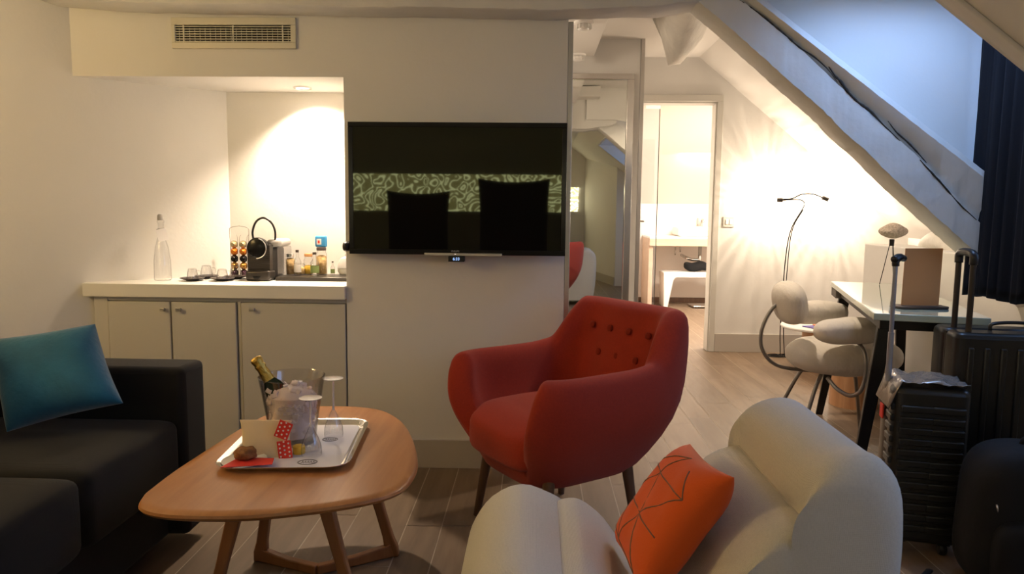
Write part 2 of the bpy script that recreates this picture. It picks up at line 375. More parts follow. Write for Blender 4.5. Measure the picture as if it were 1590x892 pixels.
def cush_pt(u, v, w, h, t, side):
    x = u * w / 2 * (1 - 0.07 * (1 - v * v) * u * u); y = v * h / 2 * (1 - 0.07 * (1 - u * u) * v * v)
    z = side * t / 2 * max(0.0, (1 - u ** 4) * (1 - v ** 4)) ** 0.5
    return Vector((x, y, z + 0.004 * sin(9 * u + 5 * v) * (1 - u * u) * (1 - v * v)))
def cushion4(bm, tl, tr, br, bl, t, n=18, lines=(), lr=.0017):
    c = (tl + tr + br + bl) / 4; nz = (tr - tl).cross(tl - bl).normalized()
    def W(u, v, side):
        p = cush_pt(u, v, 2, 2, t, side); a = (p.x + 1) / 2; b = (p.y + 1) / 2
        return (bl * (1 - a) + br * a) * (1 - b) + (tl * (1 - a) + tr * a) * b + nz * p.z - c
    g = [[None] * (n + 1) for _ in range(n + 1)]; k = [[None] * (n + 1) for _ in range(n + 1)]
    for i in range(n + 1):
        for j in range(n + 1):
            u = sin((i / n - 0.5) * pi); v = sin((j / n - 0.5) * pi)
            g[i][j] = bm.verts.new(W(u, v, 1)); k[i][j] = g[i][j] if i in (0, n) or j in (0, n) else bm.verts.new(W(u, v, -1))
    for i in range(n):
        for j in range(n):
            bm.faces.new((g[i][j], g[i + 1][j], g[i + 1][j + 1], g[i][j + 1])); bm.faces.new((k[i][j], k[i][j + 1], k[i + 1][j + 1], k[i + 1][j]))
    for pts in lines:
        for (a, b) in zip(pts, pts[1:]):
            tube(bm, [W(a[0] + (b[0] - a[0]) * q / 8, a[1] + (b[1] - a[1]) * q / 8, 1) for q in range(9)], lr, 6, mi=1)
    return c
def cushion(bm, w, h, t, n=18):
    g = [[None] * (n + 1) for _ in range(n + 1)]; k = [[None] * (n + 1) for _ in range(n + 1)]
    for i in range(n + 1):
        for j in range(n + 1):
            u = sin((i / n - 0.5) * pi); v = sin((j / n - 0.5) * pi)
            g[i][j] = bm.verts.new(cush_pt(u, v, w, h, t, 1))
            k[i][j] = g[i][j] if i in (0, n) or j in (0, n) else bm.verts.new(cush_pt(u, v, w, h, t, -1))
    for i in range(n):
        for j in range(n):
            bm.faces.new((g[i][j], g[i + 1][j], g[i + 1][j + 1], g[i][j + 1]))
            bm.faces.new((k[i][j], k[i][j + 1], k[i + 1][j + 1], k[i + 1][j]))
    return bm
def frame_from(o, ex, ey):
    """matrix whose local x runs along ex and local y (nearly) along ey, at o"""
    x = Vector(ex).normalized(); z = x.cross(Vector(ey)).normalized(); y = z.cross(x)
    return Matrix(((x.x, y.x, z.x, o[0]), (x.y, y.y, z.y, o[1]), (x.z, y.z, z.z, o[2]), (0, 0, 0, 1)))
def text(name, s, size, mx, m, parent, depth=0.0004):
    cu = bpy.data.curves.new(name, 'FONT'); cu.body = s; cu.size = size; cu.extrude = depth; cu.align_x = 'CENTER'; cu.align_y = 'CENTER'
    cu.materials.append(m); o = bpy.data.objects.new(name, cu); COL.objects.link(o)
    if parent: o.parent = parent
    o.matrix_local = mx
    dg = bpy.context.evaluated_depsgraph_get(); me = bpy.data.meshes.new_from_object(o.evaluated_get(dg)); COL.objects.unlink(o); bpy.data.objects.remove(o)
    me.materials.clear(); me.materials.append(m); me.name = name
    o = bpy.data.objects.new(name, me); COL.objects.link(o); o.parent = parent; o.matrix_local = mx; return o
def sstep(a, b, x):
    t = max(0.0, min(1.0, (x - a) / (b - a))); return t * t * (3 - 2 * t)

# ------------------------------------------------------------------ the setting
YW, YD = 3.137, 5.957
# floor: tiles in alternating widths
bm = B(); lay = bm.loops.layers.float_color.new('plank'); x = -3.1 - 0.125 + 0.33 * 0; k = 0
xs = []; q = -0.125 - 0.33 * 9
while q < 3.1: xs += [(q, q + 0.13), (q + 0.13, q + 0.33)]; q += 0.33
for i, (x0, x1) in enumerate(xs):
    y = -2.6 - random.random() * 0.8
    while y < 9.4:
        L = 0.9 if i % 2 else 0.9; c = (random.random(), random.random(), random.random(), 1)
        vs = [bm.verts.new(p) for p in ((x0 + .0019, y + .0019, 0), (x1 - .0019, y + .0019, 0), (x1 - .0019, y + L - .0019, 0), (x0 + .0019, y + L - .0019, 0))]
        f = bm.faces.new(vs)
        for lp in f.loops: lp[lay] = c
        y += L
box(bm, -3.2, 3.3, -2.7, 9.4, -0.12, -0.0015, mi=1)
struct('floor', bm, [M['floor'], M['grout']], label='wood look tiled floor of narrow and wide planks')

# tv wall block, bulkhead, niche
struct('wall_center', box(B(), -0.82, 0.128, YW, 3.72, 0, 2.3), M['wall'], label='white wall carrying the television')
struct('wall_bulkhead', box(B(), -2.0, -0.82, YW, 3.72, 1.70, 2.3), M['wall'], label='white bulkhead above the minibar niche')
struct('wall_back', box(B(), -1.75, -0.821, 3.55, 3.7, 0, 1.699), M['wall'], label='white rear wall of the minibar niche')
dx, dy = -0.49, -0.413
pA = (-1.50 + 0.35 * .49, 3.55 + 0.35 * .413); pB = (-1.50 + dx * 2.6, 3.55 + dy * 2.6)
bm = prism(B(), [pA, pB, (pB[0] - .1, pB[1] + .12), (pA[0] - .1, pA[1] + .12)], 0, 2.3)
struct('wall_left', bm, M['wall'], label='splayed white wall on the left of the niche')
struct('wall_left_rear', box(B(), -2.9, -2.76, -2.4, 2.55, 0, 2.3), M['wall'], label='white side wall behind the sofa')
struct('ceiling', box(B(), -2.95, 0.62, -2.4, 3.4, 2.25, 2.35), M['ceil'], label='flat white ceiling of the sitting room')
struct('trim_wall_corner', box(B(), 0.1285, 0.150, YW + 0.002, YW + 0.02, 0, 1.93), M['steel'], label='brushed metal strip on the wall corner', bevel=0.002)
struct('baseboard_center', box(B(), -0.82, 0.128, YW - 0.013, YW, 0, 0.128), M['base'], bevel=0.002, label='greige baseboard under the television')

# tie beam and rafter of the roof truss
def zbeam(x): # lower edge of tie beam
    pts = [(-2.8, 2.06), (-2.4, 2.03), (-2.106, 2.003), (-1.999, 1.98), (-1.694, 1.96), (-1.555, 1.957), (-0.743, 1.944), (0.121, 1.932), (0.45, 1.945), (0.62, 1.964), (0.85, 1.99)]
    for (a, b), (c, d) in zip(pts, pts[1:]):
        if a <= x <= c: return b + (d - b) * (x - a) / (c - a)
    return 1.99
def sweep_sections(bm, secs, mi=0):
    rings = [[bm.verts.new(p) for p in s] for s in secs]; n = len(rings[0])
    for a, b in zip(rings, rings[1:]):
        for k in range(n): bm.faces.new((a[k], a[(k + 1) % n], b[(k + 1) % n], b[k])).material_index = mi
    bm.faces.new(rings[0]); bm.faces.new(rings[-1]); return bm
rnd = random.Random(3)
secs = []
for i in range(61):
    x = -2.75 + i * 3.60 / 60; z = zbeam(x) + rnd.uniform(-.003, .003); y0 = 2.98 + rnd.uniform(-.003, .003)
    secs.append([(x, y0 + .003, z + .006), (x, y0 + .012, z), (x, 3.125, z), (x, 3.136, z + .01), (x, 3.136, 2.26), (x, y0, 2.26)])
struct('beam_tie', sweep_sections(B(), secs), M['beam'], smooth='auto', label='horizontal white painted roof beam', cat='beam')
def interp(x, pts):
    if x <= pts[0][0]: p, q = pts[0], pts[1]
    elif x >= pts[-1][0]: p, q = pts[-2], pts[-1]
    else: p, q = next((p, q) for p, q in zip(pts, pts[1:]) if p[0] <= x <= q[0])
    return p[1] + (q[1] - p[1]) * (x - p[0]) / (q[0] - p[0])
def rlow(x): return interp(x, [(0.644, 1.951), (0.729, 1.885), (0.898, 1.742), (0.998, 1.657), (1.10, 1.575), (1.17, 1.515), (1.21, 1.470), (1.302, 1.397), (1.448, 1.262), (1.771, 0.990)])
def rmid(x): return interp(x, [(0.811, 1.962), (1.029, 1.793), (1.272, 1.578), (1.529, 1.364), (1.763, 1.129)])
def rup(x): return interp(x, [(0.88, 1.974), (1.179, 1.754), (1.441, 1.562), (1.771, 1.32)])
secs = []
for i in range(91):
    x = 0.62 + i * 1.55 / 90; z = rlow(x) + rnd.uniform(-.002, .002); y0 = 2.98 + rnd.uniform(-.002, .002)
    up = max(rup(x), z + .12); mid = min(rmid(x), up - .03)
    secs.append([(x, y0 + .004, z + .008), (x, y0 + .014, z), (x, 3.13, z), (x, 3.15, z + .02), (x, 3.15, up), (x, y0 - .010, up), (x, y0 - .020, up - .03), (x, y0 + .014, mid + .010), (x, y0 + .022, mid + .004), (x, y0, mid)])
ra = struct('beam_rafter', sweep_sections(B(), secs), M['beam'], smooth='auto', label='sloping white painted rafter with a long crack', cat='beam')
# crack along the rafter
bm = B()
def crack(p, r):
    pts = []
    for i, (a, b) in enumerate(p):
        v = at(a, b, Y=2.983); pts.append((v.x, 2.9805, v.z))
    pp = smoothpath(pts, 5)
    n = len(pp); rr = [r * (0.3 + 0.9 * sin(pi * (i + .6) / (n + .2))) * rnd.uniform(.7, 1.2) for i in range(n)]
    tube(bm, pp, rr, 6)
crack([(1148, 0), (1157, 6), (1181, 23), (1203, 41), (1225, 60), (1241, 74), (1264, 89), (1286, 109), (1300, 128)], 0.0030)
crack([(1284, 100), (1296, 118), (1304, 126), (1318, 145), (1333, 160), (1350, 172), (1372, 195), (1397, 219)], 0.0048)
crack([(1378, 188), (1392, 206), (1410, 222), (1425, 238), (1438, 253)], 0.003)
crack([(1428, 248), (1440, 262), (1462, 286), (1488, 316), (1516, 342)], 0.0035)
obj('crack', bm, M['crack'], ra, smooth=True)

# dormer with the curtain: far cheek, ceiling, window
zc = 2.05
cheek = [(0.80, zc + .1), (2.2, zc + .1), (2.2, rlow(2.2) + .12), (1.3, rlow(1.3) + .12), (0.80, rlow(0.80) + .10)]
struct('wall_dormer_cheek', prism(B(), cheek, 3.08, 3.145, 'Y'), M['wall'], label='dormer side wall lit by daylight')
struct('wall_gable_fill', prism(B(), [(-2.9, 2.3), (-2.9, 1.99), (0.5, 1.96), (0.75, 2.0), (0.80, 2.02), (0.80, 2.3)], 3.14, 3.2, 'Y'), M['wall'], label='white wall strip above the tie beam')
def slope(xx): return 1.786 - 0.75 * (xx - 1.224)
def slope_slab(name, y0, y1, xa, xb, lab):
    return struct(name, prism(B(), [(xa, slope(xa)), (xb, slope(xb)), (xb, slope(xb) + .12), (xa, slope(xa) + .12)], y0, y1, 'Y'), M['ceil'], label=lab)
slope_slab('ceiling_slope_pier', 1.6, 2.3, 0.56, 2.02, 'sloping ceiling strip between the two dormers')
slope_slab('ceiling_slope_rear', -2.35, 0.298, 0.56, 2.02, 'sloping ceiling behind the near dormer')
slope_slab('ceiling_slope_top', 0.3, 1.6, 0.56, 0.88, 'top of the sloping ceiling over the near dormer')
slope_slab('ceiling_slope_top_far', 2.3, 3.12, 0.56, 0.88, 'top of the sloping ceiling over the far dormer')
bm = prism(B(), [(0.7, slope(0.7) - .018), (2.0, slope(2.0) - .018), (2.0, slope(2.0)), (0.7, slope(0.7))], 2.24, 2.30, 'Y')
struct('trim_dormer_edge', bm, M['ceil'], bevel=0.005, label='raised white edge along the dormer opening')
struct('ceiling_dormer_near', box(B(), 0.86, 2.25, .28, 1.62, zc, zc + .08), M['ceil'], label='flat ceiling of the near dormer')
bm = B(); q0, q1, p0, p1 = 2.42, 2.90, 1.15, 1.70
box(bm, 0.86, 2.25, 2.28, q0, zc, zc + .08); box(bm, 0.86, 2.25, q1, 3.08, zc, zc + .08); box(bm, 0.86, p0, q0, q1, zc, zc + .08); box(bm, p1, 2.25, q0, q1, zc, zc + .08)
struct('ceiling_dormer_far', bm, M['ceil'], label='flat ceiling of the far dormer around its roof window')
rw = struct('window_3', frame4(B(), p0, p1, q0, q1, .025, .025, .025, .025, 0, .03), M['white'], label='roof window in the far dormer ceiling')
rw.rotation_euler = (radians(90), 0, 0); rw.location = (0, 0, zc + .075); rw.data.transform(Matrix.Rotation(0, 4, 'X'))
obj('pane', box(B(), p0 + .025, p1 - .025, q0 + .025, q1 - .025, zc + .055, zc + .060), M['windowg']).parent = rw
rw.rotation_euler = (0, 0, 0); rw.location = (0, 0, 0); rw.data.transform(Matrix(((1, 0, 0, 0), (0, 0, 1, 0), (0, 1, 0, zc + .04), (0, 0, 0, 1))))
struct('wall_dormer_pier', box(B(), 2.0, 2.2, 1.6, 2.3, 0, 2.13), M['wall'], label='wall pier between the dormer windows')
for nm, y0, y1 in (('a', 1.52, 1.6), ('b', 0.22, 0.302), ('c', 2.3, 2.34)):
    struct('wall_cheek_' + nm, prism(B(), [(0.88, zc), (2.2, zc), (2.2, slope(2.2)), (0.88, slope(0.88))], y0, y1, 'Y'), M['wall'], label='triangular dormer side wall ' + {'a': 'by the pier', 'b': 'nearest the rear wall', 'c': 'beside the curtain'}[nm])
def window(n, y0, y1, lab):
    bm = B(); x0, x1, z0, z1, t = 2.10, 2.15, 0.955, zc, 0.05
    box(bm, x0, x1, y0, y0 + t, z0, z1); box(bm, x0, x1, y1 - t, y1, z0, z1); box(bm, x0, x1, y0, y1, z0, z0 + t); box(bm, x0, x1, y0, y1, z1 - t, z1)
    box(bm, x0, x1, (y0 + y1) / 2 - .03, (y0 + y1) / 2 + .03, z0, z1)
    wn = struct('window_%d' % n, bm, M['white'], bevel=0.003, label=lab)
    g = obj('pane', box(B(), x0 + .02, x0 + .026, y0 + t, y1 - t, z0 + t, z1 - t), M['windowg'], wn)
window(1, 2.3, 3.12, 'dormer window behind the black curtain'); window(2, 0.3, 1.6, 'dormer window beside the ivory lounge chair')
# low wall under the dormers and beyond
struct('wall_knee_dormer', prism(B(), [(1.99, -0.3), (1.99, 2.85), (2.08, 3.25), (2.08, 4.66), (2.3, 4.66), (2.3, -0.3)], 0, 0.955), M['wall'], bevel=0.006, label='low white wall under the roof slope')
struct('wall_right_outer', box(B(), 3.0, 3.1, 3.2, 6.1, 0, 2.6), M['wall'], label='outer wall at the foot of the roof')
# lumpy timber / plaster on the ledge
bm = B()
superell(bm, (2.60, 3.95, 0.97), (0.42, 0.62, 0.10), 0.8, 0.8, 40, 20, fn=lambda p: Vector((p.x, p.y, p.z + 0.02 * sin(9 * p.y) + 0.015 * sin(14 * p.x + 6 * p.y))))
struct('wall_ledge_plaster', bm, M['rough'], smooth=True, sub=1, label='lumpy plastered timber foot on the ledge')

# rear part of the room (reflected by the television and the mirror)
struct('wall_rear', box(B(), -2.9, 1.2, -2.42, -2.3, 0, 2.35), M['wall'], label='rear wall behind the viewer')
struct('wall_right_rear', prism(B(), [(0.86, -2.35), (1.22, -0.40), (1.99, -0.28), (2.2, -0.28), (2.2, -2.35)], 0, 2.2), M['wall'], label='splayed wall on the right behind the viewer')
struct('baseboard_rear', prism(B(), [(0.845, -2.33), (1.206, -0.39), (1.22, -0.395), (0.86, -2.33)], 0, 0.13), M['base'], label='greige baseboard on the rear splayed wall')

# hallway: ceiling, closet block with mirror, end wall, slope
struct('ceiling_hall', box(B(), -0.9, 1.32, 3.2, 6.08, 2.36, 2.46), M['ceil'], label='flat hallway ceiling')
hs = lambda x: 2.42 - 0.82 * (x - 1.207)
struct('ceiling_hall_slope', prism(B(), [(1.2, hs(1.2)), (3.1, hs(3.1)), (3.1, hs(3.1) + .1), (1.2, hs(1.2) + .1)], 3.2, 6.08, 'Y'), M['ceil'], label='sloping hallway ceiling')
struct('ceiling_soffit', box(B(), -0.9, 0.39, 3.28, 5.14, 2.20, 2.359), M['ceil'], bevel=0.004, label='lowered hallway soffit with two detectors')
struct('wall_hall_side', box(B(), -0.9, -0.8, 3.75, 5.4, 0, 2.36), M['wall'], label='hallway side wall')
struct('wall_hall_upper', prism(B(), [(0.80, 2.05), (1.9, hs(1.9)), (1.25, 2.4), (0.5, 2.4), (0.5, 2.05)], 3.205, 3.23, 'Y'), M['wall'], label='wall above the truss on the hall side')
YM = 5.35
struct('wall_closet', box(B(), -0.8, 0.735, YM, YD - 0.01, 0, 2.36), M['wall'], label='white closet front around the mirror')
mr = thing('wall_mirror', 'tall framed mirror on white closet front beside television wall', 'mirror', (0.2, YM, 0.03))
obj('mirror_pane', box(B(), -0.45, 0.443, -0.012, -0.002, 0.0, 2.045), M['mirror'], mr)
bm = frame4(B(), -0.45, 0.492, 0, 2.085, 0, 0.049, 0, 0.04, -0.035, -0.001)
obj('frame', bm, M['chrome'], mr, bevel=0.003)
struct('trim_closet_edge', box(B(), 0.737, 0.765, YM - 0.012, YM + 0.03, 0, 2.36), M['steel'], bevel=0.002, label='brushed metal strip on the closet edge')
# end wall with doorway
bm = prism(B(), [(0.6, 0), (0.82, 0), (0.82, 2.02), (1.445, 2.02), (1.445, 0), (3.05, 0), (3.05, 2.6), (0.6, 2.6)], YD, YD + .12, 'Y')
struct('wall_far', bm, M['wall'], label='white end wall of the hallway')
bm = frame4(B(), .80, 1.482, 0, 2.065, 0, .045, 0, .05, YD - .018, YD - .0005); frame4(bm, .825, 1.4445, 0, 2.0195, 0, .018, 0, .018, YD + .0005, YD + .125)
struct('trim_doorway', bm, M['cab'], bevel=0.003, label='painted frame of the bathroom doorway')
struct('baseboard_far', box(B(), 1.483, 3.0, YD - .015, YD, 0, 0.15), M['base'], bevel=0.002, label='greige baseboard on the end wall')
# bathroom door leaf, standing open
dl = thing('door_1', 'white bathroom door leaf standing open beside the closet', 'door', (0.832, YD + 0.13, 0.01), 0); dl['kind'] = 'structure'
DM = frame_from((0, 0, 0), (0.15, 0.85, 0), (-.85, .15, 0)); dl.rotation_euler = (0, 0, math.atan2(0.85, 0.10))
obj('door_panel', box(B(), 0, 0.74, -0.02, 0.02, 0, 2.0), M['white'], dl, bevel=0.003)
bm = B(); box(bm, 0.045, 0.085, -0.0265, -0.02, 0.93, 1.09); obj('lock_plate', bm, M['chrome'], dl, bevel=0.002)
bm = B(); tube(bm, [(.065, -.02, 1.05), (.065, -.07, 1.05)], .009); tube(bm, smoothpath([(.065, -.065, 1.05), (.10, -.07, 1.052), (.18, -.07, 1.05)]), .008)
obj('handle', bm, M['chrome'], dl, smooth='auto')
# rough timber bracket below hall ceiling
bm = B(); secs = []
for i in range(13):
    t = i / 12; y = 4.25 + .55 * t; j = lambda: rnd.uniform(-.008, .008)
    d = 0.10 + 0.20 * sstep(0, .75, t)
    secs.append([(0.70 + .03 * t + j(), y, 2.37), (0.74 + .05 * t + j(), y, 2.37 - d * .45), (0.84 + j(), y, 2.37 - d), (0.91 + j(), y, 2.37 - d * .96), (1.0 + j(), y, 2.37 - d * .6), (1.07, y, 2.37)])
struct('beam_bracket', sweep_sections(bm, secs), M['rough'], smooth=True, label='rough white timber stub under the hallway ceiling', cat='beam')
# bathroom
struct('wall_bath_far', box(B(), 0.2, 3.1, 9.2, 9.3, 0, 2.5), M['bathw'], label='rear wall of the bathroom')
struct('wall_bath_left', box(B(), 0.55, 0.62, YD + .12, 9.2, 0, 2.5), M['bathw'], label='left wall of the bathroom')
struct('wall_bath_right', box(B(), 2.7, 2.8, YD + .12, 9.2, 0, 2.5), M['bathw'], label='right wall of the bathroom')
struct('ceiling_bath', box(B(), 0.55, 2.8, YD + .12, 7.75, 2.24, 2.3), M['ceil'], label='flat ceiling of the bathroom')
struct('ceiling_bath_slope', prism(B(), [(7.7, 2.24), (9.25, 1.20), (9.25, 1.3), (7.7, 2.34)], 0.55, 2.8, 'X'), M['bathw'], label='sloping ceiling of the bathroom')
struct('baseboard_bath', box(B(), 0.62, 2.7, 9.17, 9.2, 0, 0.06), M['legw'], label='dark plinth of the bathroom rear wall')

# ------------------------------------------------------------------ television
TY = 3.05
c1, c2, c3, c4 = at(538.5, 187, Y=TY), at(880.5, 193, Y=TY), at(878, 399, Y=TY), at(543.5, 393.5, Y=TY)
tx0, tx1 = (c1.x + c4.x) / 2, (c2.x + c3.x) / 2; tz0, tz1 = (c3.z + c4.z) / 2, (c1.z + c2.z) / 2
tv = thing('television', 'black flat television mounted on white wall above armchair', 'television', ((tx0 + tx1) / 2, TY, (tz0 + tz1) / 2))
W2, H2 = (tx1 - tx0) / 2, (tz1 - tz0) / 2
bm = B(); box(bm, -W2, W2, 0.006, 0.045, -H2, H2); box(bm, -W2 * .6, W2 * .6, 0.045, 0.07, -H2 * .7, H2 * .6); obj('housing', bm, M['bezel'], tv, bevel=0.006)
bm = B(); t = 0.020
frame4(bm, -W2, W2, -H2, H2, t, t, t * 1.1, t, -.001, .0058)
obj('bezel', bm, M['bezel'], tv, bevel=0.002)
obj('screen', box(B(), -W2 + t, W2 - t, .001, .0055, -H2 + t, H2 - t), M['screen'], tv, label='glossy dark screen')
obj('chin_strip', box(B(), -W2 * .3, W2 * .42, -.006, .006, -H2 - .004, -H2 + .008), M['steel'], tv, bevel=0.002)
TX = Matrix.Rotation(radians(90), 4, 'X')
text('maker_name', 'PHILIPS', 0.0105, Matrix.Translation((-.006, -.0016, -H2 + .0155)) @ TX, M['logo'], tv)
obj('standby_light', superell(B(), (-.006, -.0065, -H2 + .003), (.0018, .001, .0018), nu=10, nv=6), M['standby'], tv)
obj('wall_mount', box(B(), -.15, .15, .065, YW - TY - .0005, -.12, .12), M['blackm'], tv)
ck = thing('clock_sensor', 'small black digital clock clipped under television edge', 'clock', ((tx0 + tx1) / 2 - .001, TY, tz0 - .004))
obj('case', box(B(), -.034, .034, -.012, .03, -.024, -.0005), M['black'], ck, bevel=0.002)
text('digits', '6:33', 0.017, Matrix.Translation((0, -.0126, -.0125)) @ TX, M['led'], ck)
# small dark nub at tv's lower left edge
spk = tag(obj('wall_speaker', superell(B(), (0, 0, 0), (.018, .04, .022), .7, .7, 20, 12), M['black'], loc=(-0.80, 3.09, 0.985), smooth=True), 'small black rounded speaker at the lower left corner of television', 'speaker')

# ------------------------------------------------------------------ air vent
v1, v2 = at(269, 76, Y=YW), at(460, 29, Y=YW)
vt = thing('air_vent', 'rectangular slatted cream air vent above the niche', 'vent', (v1.x, YW, v1.z))
VW, VH = v2.x - v1.x, v2.z - v1.z + .002
bm = B(); e = .016
frame4(bm, 0, VW, 0, VH, e, e * 1.4, e * 1.6, e * 1.9, -.012, -.0005)
obj('frame', bm, M['vent'], vt, bevel=0.002)
obj('backing', box(B(), e, VW - e * 1.4, -.0022, -.0005, e * 1.6, VH - e * 1.9), M['vdark'], vt)
z0, z1 = e * 1.6, VH - e * 1.9
for i in range(7):
    z = z0 + (i + .35) * (z1 - z0) / 7
    obj('slat', box(B(), e * .9, VW - e * 1.3, -.010, -.004, z - .0016, z + .0016), M['vent'], vt)
bm = B()
for fx in (.07, .5, .93): x = e + fx * (VW - 2.4 * e); box(bm, x - .0025, x + .0025, -.009, -.004, z0, z1)
for i in range(22):
    x = e + (.03 + i * .045) * (VW - 2.4 * e); box(bm, x - .0007, x + .0007, -.0045, -.0025, z0, z1 - .012)
obj('grid_bars', bm, M['vent'], vt)

# ------------------------------------------------------------------ niche cabinet
cabz = 0.75
X_ = lambda px, py=520: at(px, py, Y=YW).x
cb = thing('niche_cabinet', 'cream lacquered cabinet with three doors under the white counter', 'cabinet', (0, YW, 0))
cl = X_(146, 470)
bm = B(); box(bm, cl, -0.822, 0.02, 0.395, 0.0, cabz); box(bm, cl, X_(167, 470), 0.0, 0.02, 0, cabz); box(bm, X_(541, 600), -0.822, 0.004, 0.02, 0, cabz)
box(bm, X_(368.5, 500) , X_(373.5, 500), 0.006, 0.02, 0, cabz); box(bm, cl, -0.822, 0.004, 0.02, cabz - .018, cabz)
obj('body', bm, M['cab'], cb, bevel=0.002)
doors = [(X_(167.5, 470) + .001, X_(265.5, 500), 253), (X_(267.5, 500), X_(367.5, 500), 277.5), (X_(375, 500), X_(538, 560), 391.5)]
for a, b, kp in doors:
    d = obj('door', box(B(), a + .001, b - .001, -.006, .014, 0.01, cabz - .021), M['cab'], cb, bevel=0.003)
    kx = at(kp, 481, Y=YW - .02)
    bm = B(); box(bm, kx.x - .011, kx.x + .011, -.030, -.020, kx.z - .008, kx.z + .008); box(bm, kx.x - .004, kx.x + .004, -.022, -.0055, kx.z - .005, kx.z + .005)
    obj('knob', bm, M['steel'], d, bevel=0.002)
ct = tag(obj('counter_top', prism(B(), [(-1.98, YW - .028), (-0.8205, YW - .028), (-0.8205, YW - .0005), (-0.8215, YW + .001), (-0.8215, 3.5495), (-1.505, 3.5495), (-1.985, 3.145)], cabz + .001, 0.81), M['worktop'], bevel=0.003), 'long white counter top in the lit niche', 'counter')
CZ = 0.8105
# recessed downlight
dlp = at(457, 131, z=1.70)
dn = thing('downlight', 'small recessed spotlight in the niche soffit', 'light', (-1.08, 3.40, 1.70))
bm = B(); lathe(bm, [(.030, -.0005), (.042, -.0005), (.042, -.006), (.034, -.008), (.030, -.004), (.030, -.0005)]); obj('ring', bm, M['chrome'], dn, smooth='auto')
obj('lamp', lathe(B(), [(.0, -.003), (.028, -.003), (.028, -.0008), (0, -.0008)]), M['bulb'], dn)

# ------------------------------------------------------------------ things on the counter
def on(px, py, z=CZ): return at(px, py, z=z)
p = on(248, 436.5)
bt = thing('water_bottle', 'tall clear glass bottle with white tag and stopper', 'bottle', (p.x, p.y + .03, CZ))
obj('bottle_glass', lathe(B(), [(0, .002), (.034, .001), (.037, .006), (.037, .02), (.036, .09), (.028, .15), (.017, .19), (.0125, .215), (.012, .262), (.015, .264), (.015, .272), (.012, .274)], 32), M['cup'], bt, smooth=True)
obj('stopper', lathe(B(), [(0, .274), (.013, .274), (.014, .279), (.013, .296), (.008, .302), (0, .303)]), M['tankgrey'], bt, smooth='auto')
bm = B(); tube(bm, [(.019 * cos(a), .019 * sin(a), .236 + .004 * cos(a)) for a in [2 * pi * i / 20 for i in range(21)]], .0009, 6); obj('string', bm, M['blackm'], bt)
obj('tag', box(B(), -.022, .022, -.0006, .0006, -.055, 0), M['paper'], bt, loc=(.012, -.028, .236), rot=(radians(-7), radians(-13), radians(38)))
def saucer(px, py, lab):
    q = on(px, py + 1); s = lathe(B(), [(0, .001), (.026, 0), (.028, .004), (.046, .008), (.054, .012), (.054, .014), (.044, .0105), (.026, .0075), (0, .0075)], 36)
    tag(obj('saucer', s, M['sau'], loc=(q.x, q.y, CZ), smooth='auto'), lab, 'saucer', 'dark saucers on the counter')
    return q
def cup(q, lab, h=.05, r=.026):
    c = thing('espresso_cup', lab, 'cup', (q.x, q.y, CZ + .0080), 0, 'glass cups turned upside down on the saucers')
    obj('bowl', lathe(B(), [(r, 0), (r * .99, .004), (r * .9, h * .5), (r * .72, h * .93), (r * .66, h), (0, h), (0, h - .004), (r * .62, h - .004), (r * .86, h * .5), (r * .95, 0), (r, 0)], 28), M['cup'], c, smooth='auto')
    bm = B(); tube(bm, smoothpath([(r * .85, 0, h * .8), (r * 1.45, 0, h * .75), (r * 1.5, 0, h * .35), (r * .93, 0, h * .3)]), .0025, 8); obj('handle', bm, M['cup'], c, smooth=True)
for (px, py, lab, ang, h, r) in ((299, 435, 'front left saucer', 0, .048, .025), (345.5, 435, 'front right saucer beside the coffee machine', 0, .046, .026), (321, 431.5, 'middle rear saucer', 0, .054, .028), (366, 432, 'rear saucer before the capsule tower', 0, .056, .028)):
    q = saucer(px, py, 'dark round saucer, the ' + lab); cup(q, 'clear glass cup upside down on the ' + lab, h, r)
# capsule tower
q = on(367.5, 431.5)
cp = thing('capsule_tower', 'wire tower stacked with round coffee capsules', 'capsule holder', (q.x, q.y + .045, CZ))
bm = B(); lathe(bm, [(0, 0), (.045, 0), (.045, .006), (0, .008)]); obj('base', bm, M['chrome'], cp, smooth='auto')
bm = B()
for sx in (-1, 1):
    tube(bm, smoothpath([(sx * .042, 0, .005), (sx * .044, 0, .15), (sx * .047, 0, .22), (sx * .040, 0, .238), (0, 0, .247)]), .0016, 6)
    for s3 in (.004, .040): tube(bm, smoothpath([(sx * s3, -.012, .006), (sx * s3, -.012, .17), (sx * (s3 + .006), -.004, .205)]), .0011, 6)
obj('wire_frame', bm, M['tube'], cp, smooth=True)
seqs = (['cap_gold', 'cap_orange', 'cap_black', 'cap_amber', 'cap_purple'], ['cap_gold', 'cap_orange', 'cap_black', 'cap_amber', 'cap_purple'])
nm_ = {'cap_gold': 'pale gold', 'cap_orange': 'orange', 'cap_black': 'black', 'cap_amber': 'amber', 'cap_purple': 'dark purple'}
capm = {}
for ci, sx in enumerate((-.022, .022)):
    for k, s in enumerate(seqs[ci]):
        if s not in capm:
            o = obj('coffee_capsule', lathe(B(), [(0, -.002), (.013, -.002), (.0185, -.001), (.0185, .001), (.0150, .003), (.012, .018), (.009, .022), (0, .022)], 24), M[s], smooth='auto'); capm[s] = o
        else:
            o = capm[s].copy(); COL.objects.link(o)
        o.rotation_euler = (radians(90), 0, 0); o.location = (q.x + sx, q.y + .045 - .010, CZ + .158 - k * .0345)
        tag(o, '%s coffee capsule in the %s column of the wire tower' % (nm_[s], ('left', 'right')[ci]), 'capsule', 'coffee capsules in the wire tower')
